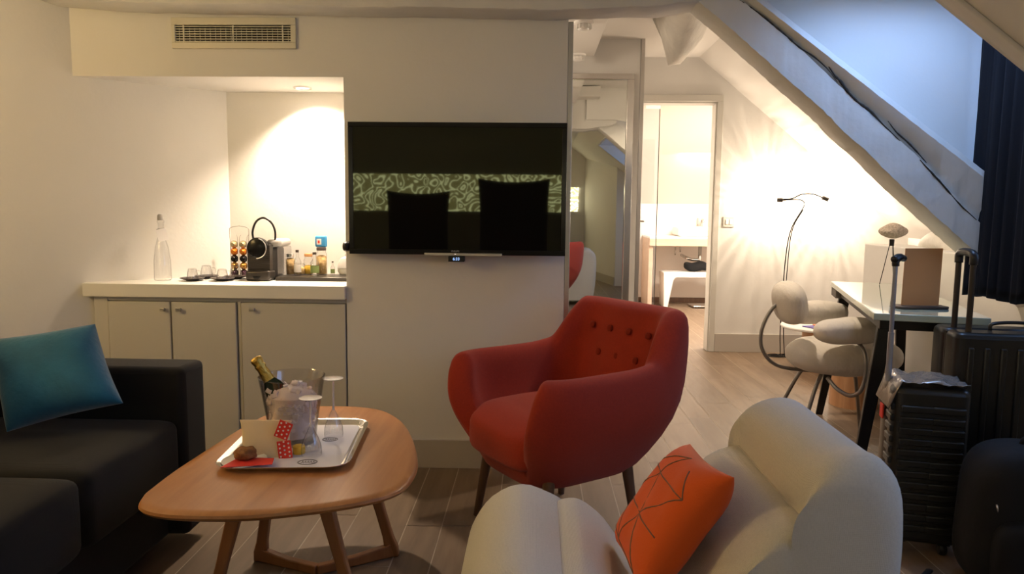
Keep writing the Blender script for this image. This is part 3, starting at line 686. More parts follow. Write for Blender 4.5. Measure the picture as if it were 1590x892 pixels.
# coffee machine
q = on(400, 437)
cm = thing('coffee_machine', 'compact dark capsule coffee machine with raised carrying handle', 'coffee machine', (q.x, q.y + .02, CZ))
bm = B(); box(bm, -.052, .052, .03, .20, 0, .150); obj('body', bm, M['black'], cm, bevel=0.012)
bm = B(); prism(bm, [(-.056, 0), (.050, 0), (.056, .02), (.056, .048), (-.056, .048), (-.058, .02)], -.02, .06, 'Y'); obj('drip_tray', bm, M['polek'], cm, bevel=0.01)
bm = B(); box(bm, -.052, .052, .0, .04, .045, .165)
for k in range(11): box(bm, -.050, .050, -.0025, .001, .055 + k * .0085, .059 + k * .0085)
obj('front_panel', bm, M['polek'], cm, bevel=0.001)
bm = B(); lathe(bm, [(0, 0), (.040, 0), (.048, .004), (.050, .014), (.046, .04), (0, .05)], 36); obj('brew_head', bm, M['bezel'], cm, smooth='auto', loc=(-.006, -.004, .150), rot=(radians(-90), 0, 0))
bm = B(); tube(bm, [(.046 * cos(a), 0, .046 * sin(a)) for a in [-1.6 + 2.9 * i / 20 for i in range(21)]], .0025, 8); obj('chrome_trim', bm, M['chrome'], cm, smooth=True, loc=(-.006, -.012, .150))
bm = B(); tube(bm, smoothpath([(-.045, .06, .185), (-.048, .06, .225), (-.030, .06, .270), (.004, .06, .288), (.04, .06, .268), (.058, .06, .225), (.056, .06, .165)], 8), .005, 10); obj('carrying_handle', bm, M['black'], cm, smooth=True)
bm = B(); box(bm, .018, .088, .05, .20, .155, .19); obj('water_tank_lid', bm, M['tankgrey'], cm, bevel=0.015)
bm = B(); box(bm, .056, .090, .08, .19, .002, .154); obj('water_tank', bm, M['acrylic'], cm, bevel=0.006)
bm = B(); prism(bm, [(-.022, .004), (.016, .004), (.004, -.012), (-.016, -.010)], -.0225, -.02, 'Y'); obj('cup_ledge', bm, M['bezel'], cm, loc=(0, 0, .02), bevel=.001)
# dark tray and what stands on it
t0, t1 = on(425, 437), on(547, 438)
tr = tag(obj('minibar_tray', box(B(), t0.x, -0.84, t0.y + .02, 3.50, CZ, CZ + .018), M['polek'], bevel=0.003), 'dark rectangular minibar tray on the counter', 'tray')
TZ = CZ + .0185
def jar(px, py, w, h, fill, lidm, lab, hf=.6, dy=0.0, group='glass jars on the minibar tray'):
    q = at(px, py, z=TZ); j = thing('snack_jar', lab, 'jar', (q.x, min(q.y + dy, 3.46), TZ), 0, group)
    obj('jar_glass', lathe(B(), [(0, .001), (w * .95, 0), (w, .004), (w, h * .82), (w * .8, h * .93), (w * .8, h)], 26), M['cup'], j, smooth='auto')
    obj('contents', lathe(B(), [(0, .003), (w * .9, .003), (w * .92, h * hf), (w * .5, h * hf + .006), (0, h * hf + .004)], 20), fill, j, smooth=True)
    if lidm: obj('lid', lathe(B(), [(0, h), (w * .86, h), (w * .88, h + .012), (w * .8, h + .015), (0, h + .016)], 24), lidm, j, smooth='auto')
    return j
jar(446, 428, .020, .085, M['cookiejar'], M['chrome'], 'slim glass jar of golden snacks next to the coffee machine', .85, .05)
jar(463, 427, .028, .055, M['cookiejar'], None, 'open squat jar of nuts in the middle of the tray', .55, .02)
jar(476, 427, .022, .085, M['yellow'], M['brown'], 'glass jar with honey coloured contents and tan lid', .45, .06)
jh = jar(494, 428, .026, .115, M['cookiejar'], M['leather'], 'tall dark lidded jar of mixed nuts under the blue packet', .75, .08)
def mini(px, py, h, r, lm, lab):
    q = at(px, py, z=TZ); j = thing('miniature_bottle', lab, 'bottle', (q.x, q.y + .03, TZ), 0, 'small bottles on the minibar tray')
    obj('bottle_glass', lathe(B(), [(0, .001), (r, 0), (r, h * .55), (r * .4, h * .72), (r * .36, h * .92), (0, h * .92)], 20), M['cup'], j, smooth='auto')
    obj('label_band', lathe(B(), [(r * 1.02, h * .12), (r * 1.02, h * .42)], 20), lm, j, smooth=True)
    obj('cap', lathe(B(), [(0, h * .9), (r * .45, h * .9), (r * .45, h), (0, h)], 16), M['leather'], j, smooth='auto')
mini(459, 428.5, .12, .017, M['paper'], 'small clear bottle with white band and dark cap')
mini(486, 429, .11, .020, M['green'], 'small bottle with olive green label before the tall jar')
mini(514, 428, .065, .010, M['green'], 'tiny bottle with green label standing alone')
pk = thing('snack_packet', 'bright blue snack packet lying on top of tall jar', 'packet', (jh.location.x, jh.location.y, TZ + .1315))
obj('pouch', box(B(), -.028, .028, -.012, .012, 0, .055), M['blue'], pk, bevel=0.008)
obj('emblem', box(B(), -.018, .004, -.0136, -.0122, .012, .040), M['paper'], pk); obj('red_mark', box(B(), -.012, -.003, -.0146, -.0138, .018, .032), M['redp'], pk)
q = at(533, 428, z=TZ)
ib = thing('ice_bucket', 'white domed ice bucket at the right end of tray', 'ice bucket', (q.x, q.y + .06, TZ))
obj('bowl', lathe(B(), [(0, 0), (.03, 0), (.04, .012), (.042, .03)], 28), M['white'], ib, smooth='auto')
obj('lid', lathe(B(), [(.043, .031), (.040, .055), (.028, .078), (.006, .088), (.006, .098), (0, .1)], 28), M['tankgrey'], ib, smooth='auto')

# ------------------------------------------------------------------ sofa
sf = thing('sofa', 'black upholstered sofa along the left wall', 'sofa', (-1.75, 0.9, 0))
sx, sy = -1.75, 0.9
def L(x0, x1, y0, y1, z0, z1, bm=None): return box(bm or B(), x0 - sx, x1 - sx, y0 - sy, y1 - sy, z0, z1)
obj('base', L(-2.1, -1.215, -0.5, 2.50, 0.05, 0.25), M['dark'], sf, bevel=0.012)
obj('armrest', L(-2.12, -1.145, 2.30, 2.46, 0.05, 0.622), M['dark'], sf, bevel=0.022)
obj('armrest', L(-2.12, -1.145, -0.62, -0.46, 0.05, 0.622), M['dark'], sf, bevel=0.022)
obj('backrest', L(-2.32, -1.98, -0.62, 2.46, 0.05, 0.70), M['dark'], sf, bevel=0.04)
def puff(p): return p
for (y0, y1) in ((1.80, 2.298), (0.68, 1.795), (-0.455, 0.675)):
    bm = B(); superell(bm, ((-1.16 - 1.99) / 2 - sx, (y0 + y1) / 2 - sy, 0.345), (0.418, (y1 - y0) / 2, 0.115), 0.20, 0.09, 72, 26)
    obj('seat_cushion', bm, M['dark'], sf, smooth=True)
for (a, b) in ((-1.36, 2.36), (-1.36, -0.4), (-2.05, 2.36), (-2.05, -0.4)): obj('foot', L(a - .025, a + .025, b - .025, b + .025, 0, 0.052), M['blackm'], sf)
# teal cushion leaning on the armrest
TL, TR_, BR, BL = at(-20, 528, Y=2.20), at(148, 503, Y=2.24), at(192, 627, Y=2.12), at(10, 672, Y=2.08)
bm = B(); c_ = cushion4(bm, TL, TR_, BR, BL, .13)
tc_ = tag(obj('throw_cushion', bm, M['teal'], smooth=True, sub=1, loc=c_), 'teal velvet cushion leaning on the black sofa armrest', 'cushion')
gcu = cushion(B(), .44, .44, .14)
def gl(pts):
    pp = []
    for (u, v) in pts: pp.append(cush_pt(u, v, .44, .44, .14, 1))
    tube(gcu, smoothpath(pp, 6), .0022, 6, mi=1)
gl([(-.7, -.4), (-.2, .3), (.3, .7), (.75, .3), (.5, -.4), (0, -.7)]); gl([(-.8, .6), (-.3, .75), (.1, .2), (.2, -.3)])
gcd = tag(obj('grey_cushion', gcu, [M['greyf'], M['line']], smooth=True), 'grey cushion with curling white line behind teal cushion', 'cushion')
gc = Vector((-1.80, 2.08, .665)); gcd.matrix_world = frame_from(gc, (.55, -.83, 0), (-.25, -.10, .9))

# ------------------------------------------------------------------ coffee table
TT = 0.42
raw = [(-.990, 1.76), (-.965, 1.69), (-.90, 1.650), (-.79, 1.640), (-.678, 1.650), (-.58, 1.678), (-.484, 1.715), (-.40, 1.763), (-.35, 1.815), (-.328, 1.88), (-.325, 1.991), (-.345, 2.11), (-.378, 2.24), (-.425, 2.38), (-.475, 2.48), (-.545, 2.565), (-.63, 2.605), (-.72, 2.612), (-.82, 2.60), (-.90, 2.555), (-.945, 2.47), (-.965, 2.36), (-.98, 2.2), (-.990, 2.05), (-.995, 1.9)]
cx0, cy0 = -.68, 2.10
tb = thing('coffee_table', 'low oak coffee table with rounded top and splayed legs', 'table', (cx0, cy0, 0))
bm = B()
n = len(raw)
sm = [v.to_2d() for v in smoothpath([(x, y, 0) for x, y in raw + [raw[0]]], 4)[:-1]]
def ringat(ins, z):
    out = []
    for v in sm:
        d = Vector((v.x - cx0, v.y - cy0)); Ld = d.length; out.append((d.x * (1 - ins / Ld), d.y * (1 - ins / Ld), z))
    return out
secs = [ringat(a, b) for a, b in ((.10, TT - .0275), (.02, TT - .027), (.006, TT - .020), (0, TT - .012), (.002, TT - .005), (.009, TT), (.03, TT + .0), (.25, TT))]
obj('table_top', sweep_sections(bm, secs), M['oak'], tb, smooth='auto')
def legs(foot_l, foot_r, apex, top_l, top_r):
    bm = B()
    def beam(p, q, w0, w1, h=.018):
        p, q = Vector(p), Vector(q); tube(bm, [p, q], [w0, w1], 4, flat=.8)
    loc = lambda p: (p[0] - cx0, p[1] - cy0, p[2])
    fr = []
    for ft, tp in ((foot_l, top_l), (foot_r, top_r)):
        ft = loc(ft); tp = loc(tp); ft = (ft[0], ft[1], .0)
        bm = B()
        d = Vector(tp) - Vector(ft)
        pts = [Vector(ft) + d * t for t in (0, .09, .18, .4, 1.0)]
        s = Vector((1, 0, 0)); f2 = Vector((0, 1, 0)); sec = []
        for pnt, ww in zip(pts, (.017, .022, .017, .016, .024)):
            sec.append([pnt + s * a * ww + f2 * b * .014 for a, b in ((-1, -1), (1, -1), (1, 1), (-1, 1))])
        sweep_sections(bm, sec); obj('leg', bm, M['oakl'], tb, bevel=.005)
        bm = B(); a = Vector(loc((*apex, .016))); bq = Vector((ft[0], ft[1], .020))
        dd = (a - bq).normalized(); nn = Vector((-dd.y, dd.x, 0)); sec = []
        for t, hh in ((0.02, .028), (.12, .021), (.5, .016), (1.0, .0155)):
            pnt = bq.lerp(a, t); pnt.z = hh
            sec.append([pnt + nn * .013 * u + Vector((0, 0, (hh - .001) * w_)) for u, w_ in ((-1, -1), (1, -1), (1, 1), (-1, 1))])
        sweep_sections(bm, sec); obj('floor_rail', bm, M['oakl'], tb, bevel=.004)
legs((-.885, 2.245, 0), (-.455, 2.30, 0), (-.672, 2.165), (-.81, 2.20, TT - .026), (-.55, 2.25, TT - .026))
legs((-.90, 1.90, 0), (-.49, 1.93, 0), (-.70, 2.01), (-.80, 1.93, TT - .026), (-.60, 1.96, TT - .026))

# ------------------------------------------------------------------ tray with champagne
def rrect(w, h, r, n=6):
    out = []
    for cx, cy, a0 in ((w / 2 - r, h / 2 - r, 0), (-w / 2 + r, h / 2 - r, pi / 2), (-w / 2 + r, -h / 2 + r, pi), (w / 2 - r, -h / 2 + r, 1.5 * pi)):
        for i in range(n + 1): a = a0 + pi / 2 * i / n; out.append((cx + r * cos(a), cy + r * sin(a)))
    return out
RZ = radians(5)
ty = thing('serving_tray', 'polished silver serving tray with paper liner on oak table', 'tray', (-.715, 2.145, TT + .0005), RZ)
bm = B(); prof = [(-.05, .003), (-.004, .003), (.012, .016), (.020, .018), (.020, .0165), (.012, .0145), (-.004, .0), (-.05, .0)]
rings = []
for ins, z in prof: rings.append([(x, y, z) for x, y in rrect(.335 + 2 * ins, .43 + 2 * ins, max(.045 + ins, .01))])
secs = rings; sweep_sections(bm, secs); obj('tray_body', bm, M['silver'], ty, smooth='auto')
bm = prism(B(), rrect(.315, .41, .03), .0032, .0042); obj('paper_liner', bm, M['paperw'], ty)
def scribble(x, y, r, rz=0):
    bm = B()
    for rr in (r, r * .9): tube(bm, [(x + rr * cos(a), y + rr * .75 * sin(a), .0045) for a in [2 * pi * i / 30 for i in range(31)]], .0006, 4)
    for k in range(5):
        tube(bm, smoothpath([(x - r * .6 + k * r * .28, y - r * .3, .0045), (x - r * .5 + k * r * .28, y + r * .3, .0045), (x - r * .42 + k * r * .28, y - r * .2, .0045)], 4), .0007, 4)
    obj('printed_emblem', bm, M['leather'], ty)
scribble(.060, -.155, .028); scribble(.085, .05, .024)
TZT = TT + .0049
bx, by = -.742, 2.175
bk = thing('champagne_bucket', 'clear acrylic champagne bucket full of ice on the tray', 'bucket', (bx, by, TZT))
bm = lathe(B(), [(0, .002), (.066, 0), (.068, .004), (.078, .08), (.090, .155), (.0985, .205), (.1005, .209), (.0985, .210), (.0960, .205), (.0875, .155), (.0755, .08), (.065, .010), (0, .009)], 48)
obj('bucket_shell', bm, M['acrylic'], bk, smooth='auto')
text('lettering', 'VRA', .016, Matrix.Translation((.072, -.062, .150)) @ Matrix.Rotation(radians(38), 4, 'Z') @ Matrix.Rotation(radians(84), 4, 'X'), M['leather'], bk)
bm = B(); r2 = random.Random(5)
lathe(bm, [(0, .0), (.058, 0), (.062, .05), (.068, .10), (.072, .128), (.045, .150), (0, .158)], 24)
for k in range(230):
    a = r2.uniform(0, 2 * pi); z = r2.uniform(.008, .150); rm = .058 + .105 * z; rr = rm * (1 if z < .12 else sqrt(r2.random())) ; s = r2.uniform(.006, .012); z += (.02 * (1 - rr / rm)) if z > .12 else 0
    mx = Matrix.Translation((rr * .93 * cos(a), rr * .93 * sin(a), z)) @ Matrix.Rotation(r2.random() * 3, 4, 'X') @ Matrix.Rotation(r2.random() * 3, 4, 'Z')
    box(bm, -s, s, -s * .8, s * .8, -s * .6, s * .6, mx=mx)
ice = tag(obj('crushed_ice', bm, M['ice'], loc=(bx, by, TZT + .021), bevel=.002), 'crushed ice heaped in the clear champagne bucket', 'ice', kind='stuff')
b0, b1 = at(424, 600, Y=by), at(396, 556, Y=by)
dirb = (b1 - b0).normalized()
cb2 = thing('champagne_bottle', 'dark champagne bottle with gold foil neck leaning in ice', 'bottle', tuple(b1 - dirb * .235))
Q = dirb.to_track_quat('Z', 'Y'); cb2.rotation_euler = Q.to_euler()
obj('bottle_glass', lathe(B(), [(0, .05), (.034, .05), (.036, .06), (.036, .10), (.028, .135), (.0175, .155), (.016, .17)], 28), M['darkglass'], cb2, smooth='auto')
obj('foil', lathe(B(), [(.0185, .150), (.0175, .17), (.0150, .196), (.0165, .201), (.0175, .207), (.0150, .211), (.0165, .217), (.0185, .226), (.0165, .233), (.006, .237), (0, .236)], 28), M['gold'], cb2, smooth=True, label='crumpled gold foil')
def flute(x, y, zz, h, lab):
    g = thing('champagne_flute', lab, 'glass', (x, y, zz), 0, 'champagne flutes upside down on the tray')
    obj('bowl', lathe(B(), [(.0285, 0), (.0300, .012), (.0285, .03), (.021, .052), (.010, .076), (.0045, .088)], 32), M['flute'], g, smooth=True)
    obj('stem', lathe(B(), [(.0045, .086), (.0036, .10), (.0036, h - .012), (.005, h - .004)], 12), M['frost'], g, smooth=True)
    obj('foot', lathe(B(), [(.004, h - .005), (.020, h - .002), (.033, h - .0005), (.033, h + .001), (.02, h + .0018), (0, h + .0022)], 36), M['frost'], g, smooth='auto')
gA = at(497, 698, z=TZT); gB = at(510, 672, z=TZT)
flute(-.648, 2.055, TZT, .172, 'upside down champagne flute in front of the bucket'); flute(-.632, 2.235, TZT, .188, 'upside down champagne flute behind, right of the bucket')
# snack bag, cookie, napkin, plate
pl = tag(obj('dessert_plate', lathe(B(), [(0, .001), (.042, 0), (.050, .004), (.062, .010), (.0615, .012), (.049, .006), (0, .004)], 40), M['paper'], loc=(-.815, 1.975, TZT), smooth='auto'), 'small white plate at the left end of tray', 'plate')
nk = B(); prism(nk, [(-.06, -.045), (.075, -.03), (.07, .02), (-.03, .035)], 0, .0015); tag(obj('red_napkin', nk, M['redp'], loc=(-.800, 1.955, TZT + .0125), rot=(0, 0, radians(8))), 'folded red napkin lying on the small plate', 'napkin')
ck_ = B(); superell(ck_, (0, 0, .016), (.030, .028, .017), .8, 1, 28, 14, fn=lambda p: p * (1 + .13 * sin(210 * p.x + 2) * cos(190 * p.y) + .06 * sin(330 * p.z + 150 * p.x))); tag(obj('oat_cookie', ck_, M['cookie'], loc=(-.812, 1.975, TZT + .0142), smooth=True), 'brown oat cookie on the red napkin', 'cookie')
bgc = at(412, 680, z=TZT)
bgx, bgy = -.778, 2.045
bg = thing('treat_bag', 'cream paper treat bag with red polka dot bow', 'bag', (bgx, bgy, TZT), radians(4))
bm = B(); secs = []
for t, w_, d_ in ((0, .050, .020), (.3, .052, .022), (.7, .054, .014), (.9, .057, .006), (1.0, .060, .002)):
    secs.append([(x * w_ / .05 - .012 * (t > .8) * 0, y * d_ / .02 , t * .105 + .004 * sin(x * 60) * (t > .85)) for x, y in rrect(.125, .04, .012, 3)])
sweep_sections(bm, secs); obj('bag_body', bm, M['kraft'], bg, smooth='auto')
def ribbon(px, pz, ang):
    bm = B(); box(bm, -.020, .020, -.0008, .0008, -.026, .026)
    for i in range(3):
        for j in range(4):
            x, z = -.013 + .013 * i, -.020 + .0125 * j + (.006 if i % 2 else 0)
            prism(bm, [(x + .0028 * cos(a), z + .0028 * sin(a)) for a in [2 * pi * k / 10 for k in range(10)]], -.0013, -.0009, 'Y', mi=1)
    obj('bow', bm, [M['redp'], M['paper']], bg, loc=(px, -.026, pz), rot=(0, radians(ang), 0), label='red and white polka dot')
ribbon(.058, .084, 22); ribbon(.060, .026, -6)
tag(obj('yellow_candle', lathe(B(), [(0, 0), (.017, 0), (.018, .002), (.018, .022), (.015, .024), (0, .023)], 20), M['yellow'], loc=(-.690, 2.07, TZT), smooth='auto'), 'small yellow wax pot behind the polka dot bow', 'candle')

# ------------------------------------------------------------------ rust red armchair
AF = math.atan2(-.57, -.82)
ac = thing('armchair', 'rust red wool armchair with buttoned back and dark wooden legs', 'armchair', (0.103, 2.58, 0), AF)
def chair_body():
    bm = B(); N = 112; rings = []
    a, b = 0.345, 0.335
    for i in range(N):
        t = 2 * pi * i / N; e = .42 + .10 * (cos(t) > 0)
        ux, uy = spow(cos(t), e), spow(sin(t), e)
        front = sstep(.55, .97, ux) * (1 - sstep(.62, .88, abs(uy)))
        back = sstep(.60, .86, -ux)
        arm = .625 + .03 * sstep(.2, 1, -ux)
        h = arm + (.805 - arm) * back
        h = h + (.325 - h) * front
        T = .105 + .02 * back
        def P(z, k, ins):
            zz = max(0.0, (z - .212)) / .4
            s = k
            x = ux * a * s; y = uy * b * s
            L_ = math.hypot(x, y); q = max(0, (L_ - ins) / L_)
            x *= q; y *= q
            x -= .16 * back * max(0, z - .45) + .02 * back
            if ux > 0: x *= (1.0 - .02 * sstep(.45, .63, z) * ux)
            x += .02
            return Vector((x, y, z))
        k = lambda z: .62 + .40 * sstep(.18, .48, z) - .045 * sstep(.55, .85, z)
        ring = []
        base = .212
        ring.append(P(.325, k(.36), T + .05))
        ring.append(P(.36 + (h - .36) * .3, k(.36 + (h - .36) * .3), T))
        ring.append(P(.36 + (h - .36) * .7, k(.36 + (h - .36) * .7), T * .95))
        ring.append(P(h - .035 * (1 - front), k(h - .03), T * .86))
        ring.append(P(h - .008, k(h), T * .66))
        ring.append(P(h, k(h), T * .42))
        ring.append(P(h - .010, k(h), T * .15))
        ring.append(P(h - .045 * (1 - .6 * front), k(h - .045), 0))
        for f_ in (.75, .5, .28):
            z = base + (h - .045 - base) * f_; ring.append(P(z, k(z), 0))
        ring.append(P(base + .025, k(base + .03) * .97, .0)); ring.append(P(base + .005, k(base) * .90, .01)); ring.append(P(base - .008, k(base) * .70, .02)); ring.append(P(base - .010, .25, 0))
        rings.append([bm.verts.new(p) for p in ring])
    m_ = len(rings[0])
    for i in range(N):
        A, Bq = rings[i], rings[(i + 1) % N]
        for j in range(m_ - 1): bm.faces.new((A[j], Bq[j], Bq[j + 1], A[j + 1]))
    bm.faces.new([r[0] for r in rings]); bm.faces.new([r[-1] for r in rings])
    return bm
obj('shell', chair_body(), M['red'], ac, smooth=True, sub=1)
bm = B(); superell(bm, (.045, 0, .375), (.258, .222, .072), .42, .42, 48, 20, fn=lambda p: Vector((p.x, p.y, p.z + .015 * (1 - (p.x / .28) ** 2) * (p.z > 0) - .03 * sstep(.14, .27, p.x))))
obj('seat_cushion', bm, M['red'], ac, smooth=True)
for r_, (z, n_) in enumerate(((.70, 4), (.60, 3), )):
    for i in range(n_):
        y = (i - (n_ - 1) / 2) * .105
        xin = -(.345 * (.56 + .46 * sstep(.18, .5, z) - .035 * sstep(.55, .85, z)) - .115) - .16 * (z - .45) - .0 + .004
        obj('button', superell(B(), (0, 0, 0), (.007, .013, .013), .8, 1, 16, 10), M['redbtn'], ac, smooth=True, loc=(xin, y, z), rot=(0, radians(-9), 0))
for lx, ly in ((.19, .19), (.19, -.19), (-.15, .19), (-.15, -.19)):
    s_ = 1.18; bm = B(); tube(bm, [(lx * 1.17, ly * 1.17, 0), (lx, ly, .26)], [.013, .021], 14); obj('leg', bm, M['legw'], ac, smooth='auto')

# ------------------------------------------------------------------ ivory sculpted lounge chair
Y0, Y1 = 1.38, 1.91
lc = thing('lounge_chair', 'sculpted ivory woven lounge chair with rolled back in foreground', 'lounge chair', (0.28, 1.65, 0))
prof = [(-.165, .06), (-.185, .15), (-.170, .26), (-.150, .322), (-.105, .385), (-.038, .416), (.025, .398), (.0665, .3745), (.069, .371), (.072, .3745), (.105, .379), (.135, .368), (.185, .325), (.235, .262), (.29, .245), (.35, .33), (.41, .44), (.47, .505), (.515, .531), (.540, .5355), (.5435, .533), (.5455, .540), (.5465, .57), (.556, .612), (.588, .652), (.645, .669), (.700, .652), (.733, .60), (.744, .52), (.742, .40), (.735, .25), (.71, .06)]
pf = smoothpath([(x, 0, z) for x, z in prof], 3)
cenx, cenz = .30, .22
bm = B(); secs = []
steps = [(Y0 - .012, .075), (Y0 - .008, .050), (Y0, .030), (Y0 + .014, .014), (Y0 + .032, .005), (Y0 + .06, 0)] + [(Y0 + .035 + (Y1 - Y0 - .07) * k / 10, 0) for k in range(1, 11)] + [(Y1 - .02, .006), (Y1 - .006, .018), (Y1, .04)]
m2 = len(pf)
nrm = []
for i, v in enumerate(pf):
    a = pf[max(i - 1, 0)]; b = pf[min(i + 1, m2 - 1)]; d = (b - a).normalized(); nrm.append(Vector((d.z, 0, -d.x)))
def cen_pull(v, n_, ins): return v + n_ * ins
for (y, ins) in steps:
    s = []
    for v, n_ in zip(pf, nrm):
        sh = 0.013 * sstep(1.5, 1.38, y)
        q = v + n_ * ins * (1 if n_.z < 0 or True else 0)
        kk = 1 - ins * 2.2
        q = Vector((.30 + (v.x - .30) * kk, 0, .24 + (v.z - .24) * kk if v.z > .24 else v.z))
        s.append((q.x - .28, y - 1.65, q.z + sh * sstep(.45, .6, v.z)))
    secs.append(s)
sweep_sections(bm, secs)
obj('upholstery', bm, M['white_f'], lc, smooth='auto')
for (xx, zz) in ((.0695, .3730), (.5435, .5358)): obj('seam', tube(B(), [(xx - .28, y - 1.65, zz) for y in [Y0 + .06 + (Y1 - Y0 - .09) * k / 12 for k in range(13)]], .0016, 6), M['pad'], lc, smooth=True)
for a, b in ((-.10, Y0 + .1), (-.10, Y1 - .1), (.62, Y0 + .1), (.62, Y1 - .1)): obj('foot', lathe(B(), [(0, 0), (.022, 0), (.026, .075), (0, .075)], 16), M['blackm'], lc, loc=(a - .28, b - 1.65, 0), smooth='auto')
# orange cushion in its seat
oT, oR, oL = at(1072, 690, Y=1.83), at(1140, 742, Y=1.48), at(958, 842, Y=1.80)
oB = oL + (oR - oT) * .97
ol = [[[-0.93, 0.49], [-0.27, 0.39], [0.83, 0.33]], [[-0.93, -0.14], [0.06, -0.26], [0.84, -0.31]], [[-0.93, -0.7], [-0.29, -0.85], [0.73, -0.91]], [[0.73, -0.91], [0.06, -0.26], [-0.27, 0.39], [0.02, 0.89]], [[0.83, 0.33], [0.06, -0.26], [-0.29, -0.85]], [[0.83, 0.33], [0.51, 0.71]], [[-0.27, 0.39], [-0.93, -0.14]], [[-0.93, -0.14], [-0.29, -0.85]], [[-0.93, 0.49], [0.02, 0.89]], [[-0.93, -0.5], [-0.93, -0.7]]]
bm = B(); c_ = cushion4(bm, oT, oR, oB, oL, .12, lines=ol)
oc = tag(obj('orange_cushion', bm, [M['orange'], M['taupe']], smooth=True, loc=c_), 'orange cushion with taupe triangle lines resting on lounge chair', 'cushion')

# ------------------------------------------------------------------ desk
DZ = .76
dA, dB = at(1290, 437, z=DZ), at(1357, 486.5, z=DZ)
dirv = (dA - dB); DL = dirv.length; dirv.normalize(); ang = math.atan2(dirv.y, dirv.x)   # local x runs away from the viewer
dk = thing('writing_desk', 'glass topped writing desk with black slanted legs', 'desk', (dB.x, dB.y, 0), ang)
DW = .40
obj('desk_top', box(B(), 0, DL, -DW, 0, DZ - .028, DZ), [M['glassg']], dk, bevel=.003, label='pale green glass top')
bm = B(); box(bm, .04, DL - .04, -DW + .03, -.03, DZ - .068, DZ - .0285); obj('under_frame', bm, M['blackm'], dk, bevel=.003)
bm = B(); box(bm, DL - .20, DL - .02, -.10, -.004, DZ - .075, DZ - .0285); obj('corner_block', bm, M['greyf'], dk, bevel=.002)
def dleg(x0, y0, x1, y1):
    bm = B(); secs = []
    for t in (0, .5, 1):
        c = Vector((x0 + (x1 - x0) * t, y0 + (y1 - y0) * t, (DZ - .07) * (1 - t))); w_ = .028 - .010 * t
        secs.append([c + Vector((a * w_ * .8, b * w_, 0)) for a, b in ((-1, -1), (1, -1), (1, 1), (-1, 1))])
    sweep_sections(bm, secs); obj('leg', bm, M['blackm'], dk, bevel=.004)
dleg(.10, -.06, .05, .03); dleg(.10, -DW + .06, .06, -DW + .02); dleg(DL - .12, -.06, DL - .06, .03); dleg(DL - .12, -DW + .06, DL - .06, -DW + .02)
bm = B(); box(bm, .06, .09, -DW + .03, .01, .13, .155); obj('stretcher', bm, M['blackm'], dk, bevel=.003)
DT = DZ + .0008
# tripod table lamp
p = at(1378, 442, z=DT)
tl = thing('tripod_table_lamp', 'small tripod lamp with pebble shaped knitted shade on desk', 'lamp', (p.x, p.y, DT))
top = at(1385, 372, Y=p.y); lx = top.x - p.x; lz = top.z - DT
for (dx_, dy_) in ((-.055, -.02), (.012, -.055), (.045, .035)):
    bm = B(); tube(bm, [(dx_ + lx * .3, dy_, .001), (lx + dx_ * .12, dy_ * .12, lz)], .0022, 8); obj('leg', bm, M['blackm'], tl, smooth=True)
obj('socket', lathe(B(), [(0, lz - .035), (.012, lz - .035), (.013, lz), (0, lz + .002)], 16), M['blackm'], tl, loc=(lx, 0, 0), smooth='auto')
sc_ = at(1387, 359, Y=p.y)
bm = B(); superell(bm, (sc_.x - p.x, 0, sc_.z - DT), (.074, .06, .038), .9, .95, 40, 20, fn=lambda q: Vector((q.x, q.y, q.z + .006 * cos(q.x * 60) * (1 if q.z > 0 else -.5))))
obj('lamp_shade', bm, M['shade'], tl, smooth=True)
# leather pad and kraft card
p = at(1433, 480, z=DT)
pd = tag(obj('leather_pad', prism(B(), rrect(.215, .10, .03), 0, .010), M['leather'], loc=(p.x, p.y + .03, DT), rot=(0, 0, radians(4)), bevel=.003), 'dark leather pad lying near front edge of desk', 'pad')
bl, br_, tl_, tr_ = (at(1399, 473.5, Y=p.y + .03), at(1457.5, 473.5, Y=p.y + .03), at(1406, 386, Y=p.y + .055), at(1464.5, 386, Y=p.y + .055))
bl.z = br_.z = DT + .0105
bm = B(); q4 = [bl, br_, tr_, tl_]; nn = Vector((0, .0012, 0)); vs = [bm.verts.new(v) for v in q4] + [bm.verts.new(v + nn) for v in q4]
for f in ((0, 1, 2, 3), (7, 6, 5, 4), (0, 4, 5, 1), (1, 5, 6, 2), (2, 6, 7, 3), (3, 7, 4, 0)): bm.faces.new([vs[i] for i in f])
kc = obj('menu_card', bm, M['brown']); tag(kc, 'tall kraft brown card standing upright on the leather pad', 'card')

# ------------------------------------------------------------------ pad chair by the desk
pc = thing('pad_chair', 'chair with puffy pale pads and bent grey tubes at desk', 'chair', (1.50, 3.62, 0), 0)
def wr(p, s=1.0): return Vector((p.x, p.y, p.z * (1 + .03 * sin(p.x * 45 + p.y * 20))))
def padm(c, s, rot=(0, 0, 0), nm='pad', e=.75):
    bm = B(); superell(bm, (0, 0, 0), s, e, .95, 44, 22, fn=wr); return obj(nm, bm, M['pad'], pc, smooth=True, loc=c, rot=rot)
padm((.04, 0, .445), (.27, .25, .088), nm='seat', rot=(0, radians(-2), 0), e=.8)
padm((-.03, -.235, .603), (.168, .095, .060), nm='armrest', rot=(0, radians(-3), 0))
padm((-.02, .22, .625), (.165, .095, .060), nm='armrest', rot=(0, radians(-2), 0))
padm((-.235, 0, .70), (.068, .16, .105), nm='backrest', rot=(0, radians(-10), 0))
def tb_(pts, nm='tube_frame', r=.0095):
    bm = B(); tube(bm, smoothpath(pts, 8), r, 10); return obj(nm, bm, M['tube'], pc, smooth=True)
tb_([(-.27, 0, .715), (-.325, 0, .66), (-.365, 0, .56), (-.355, 0, .46), (-.28, 0, .385), (-.12, 0, .362), (.1, 0, .36)], 'back_tube')
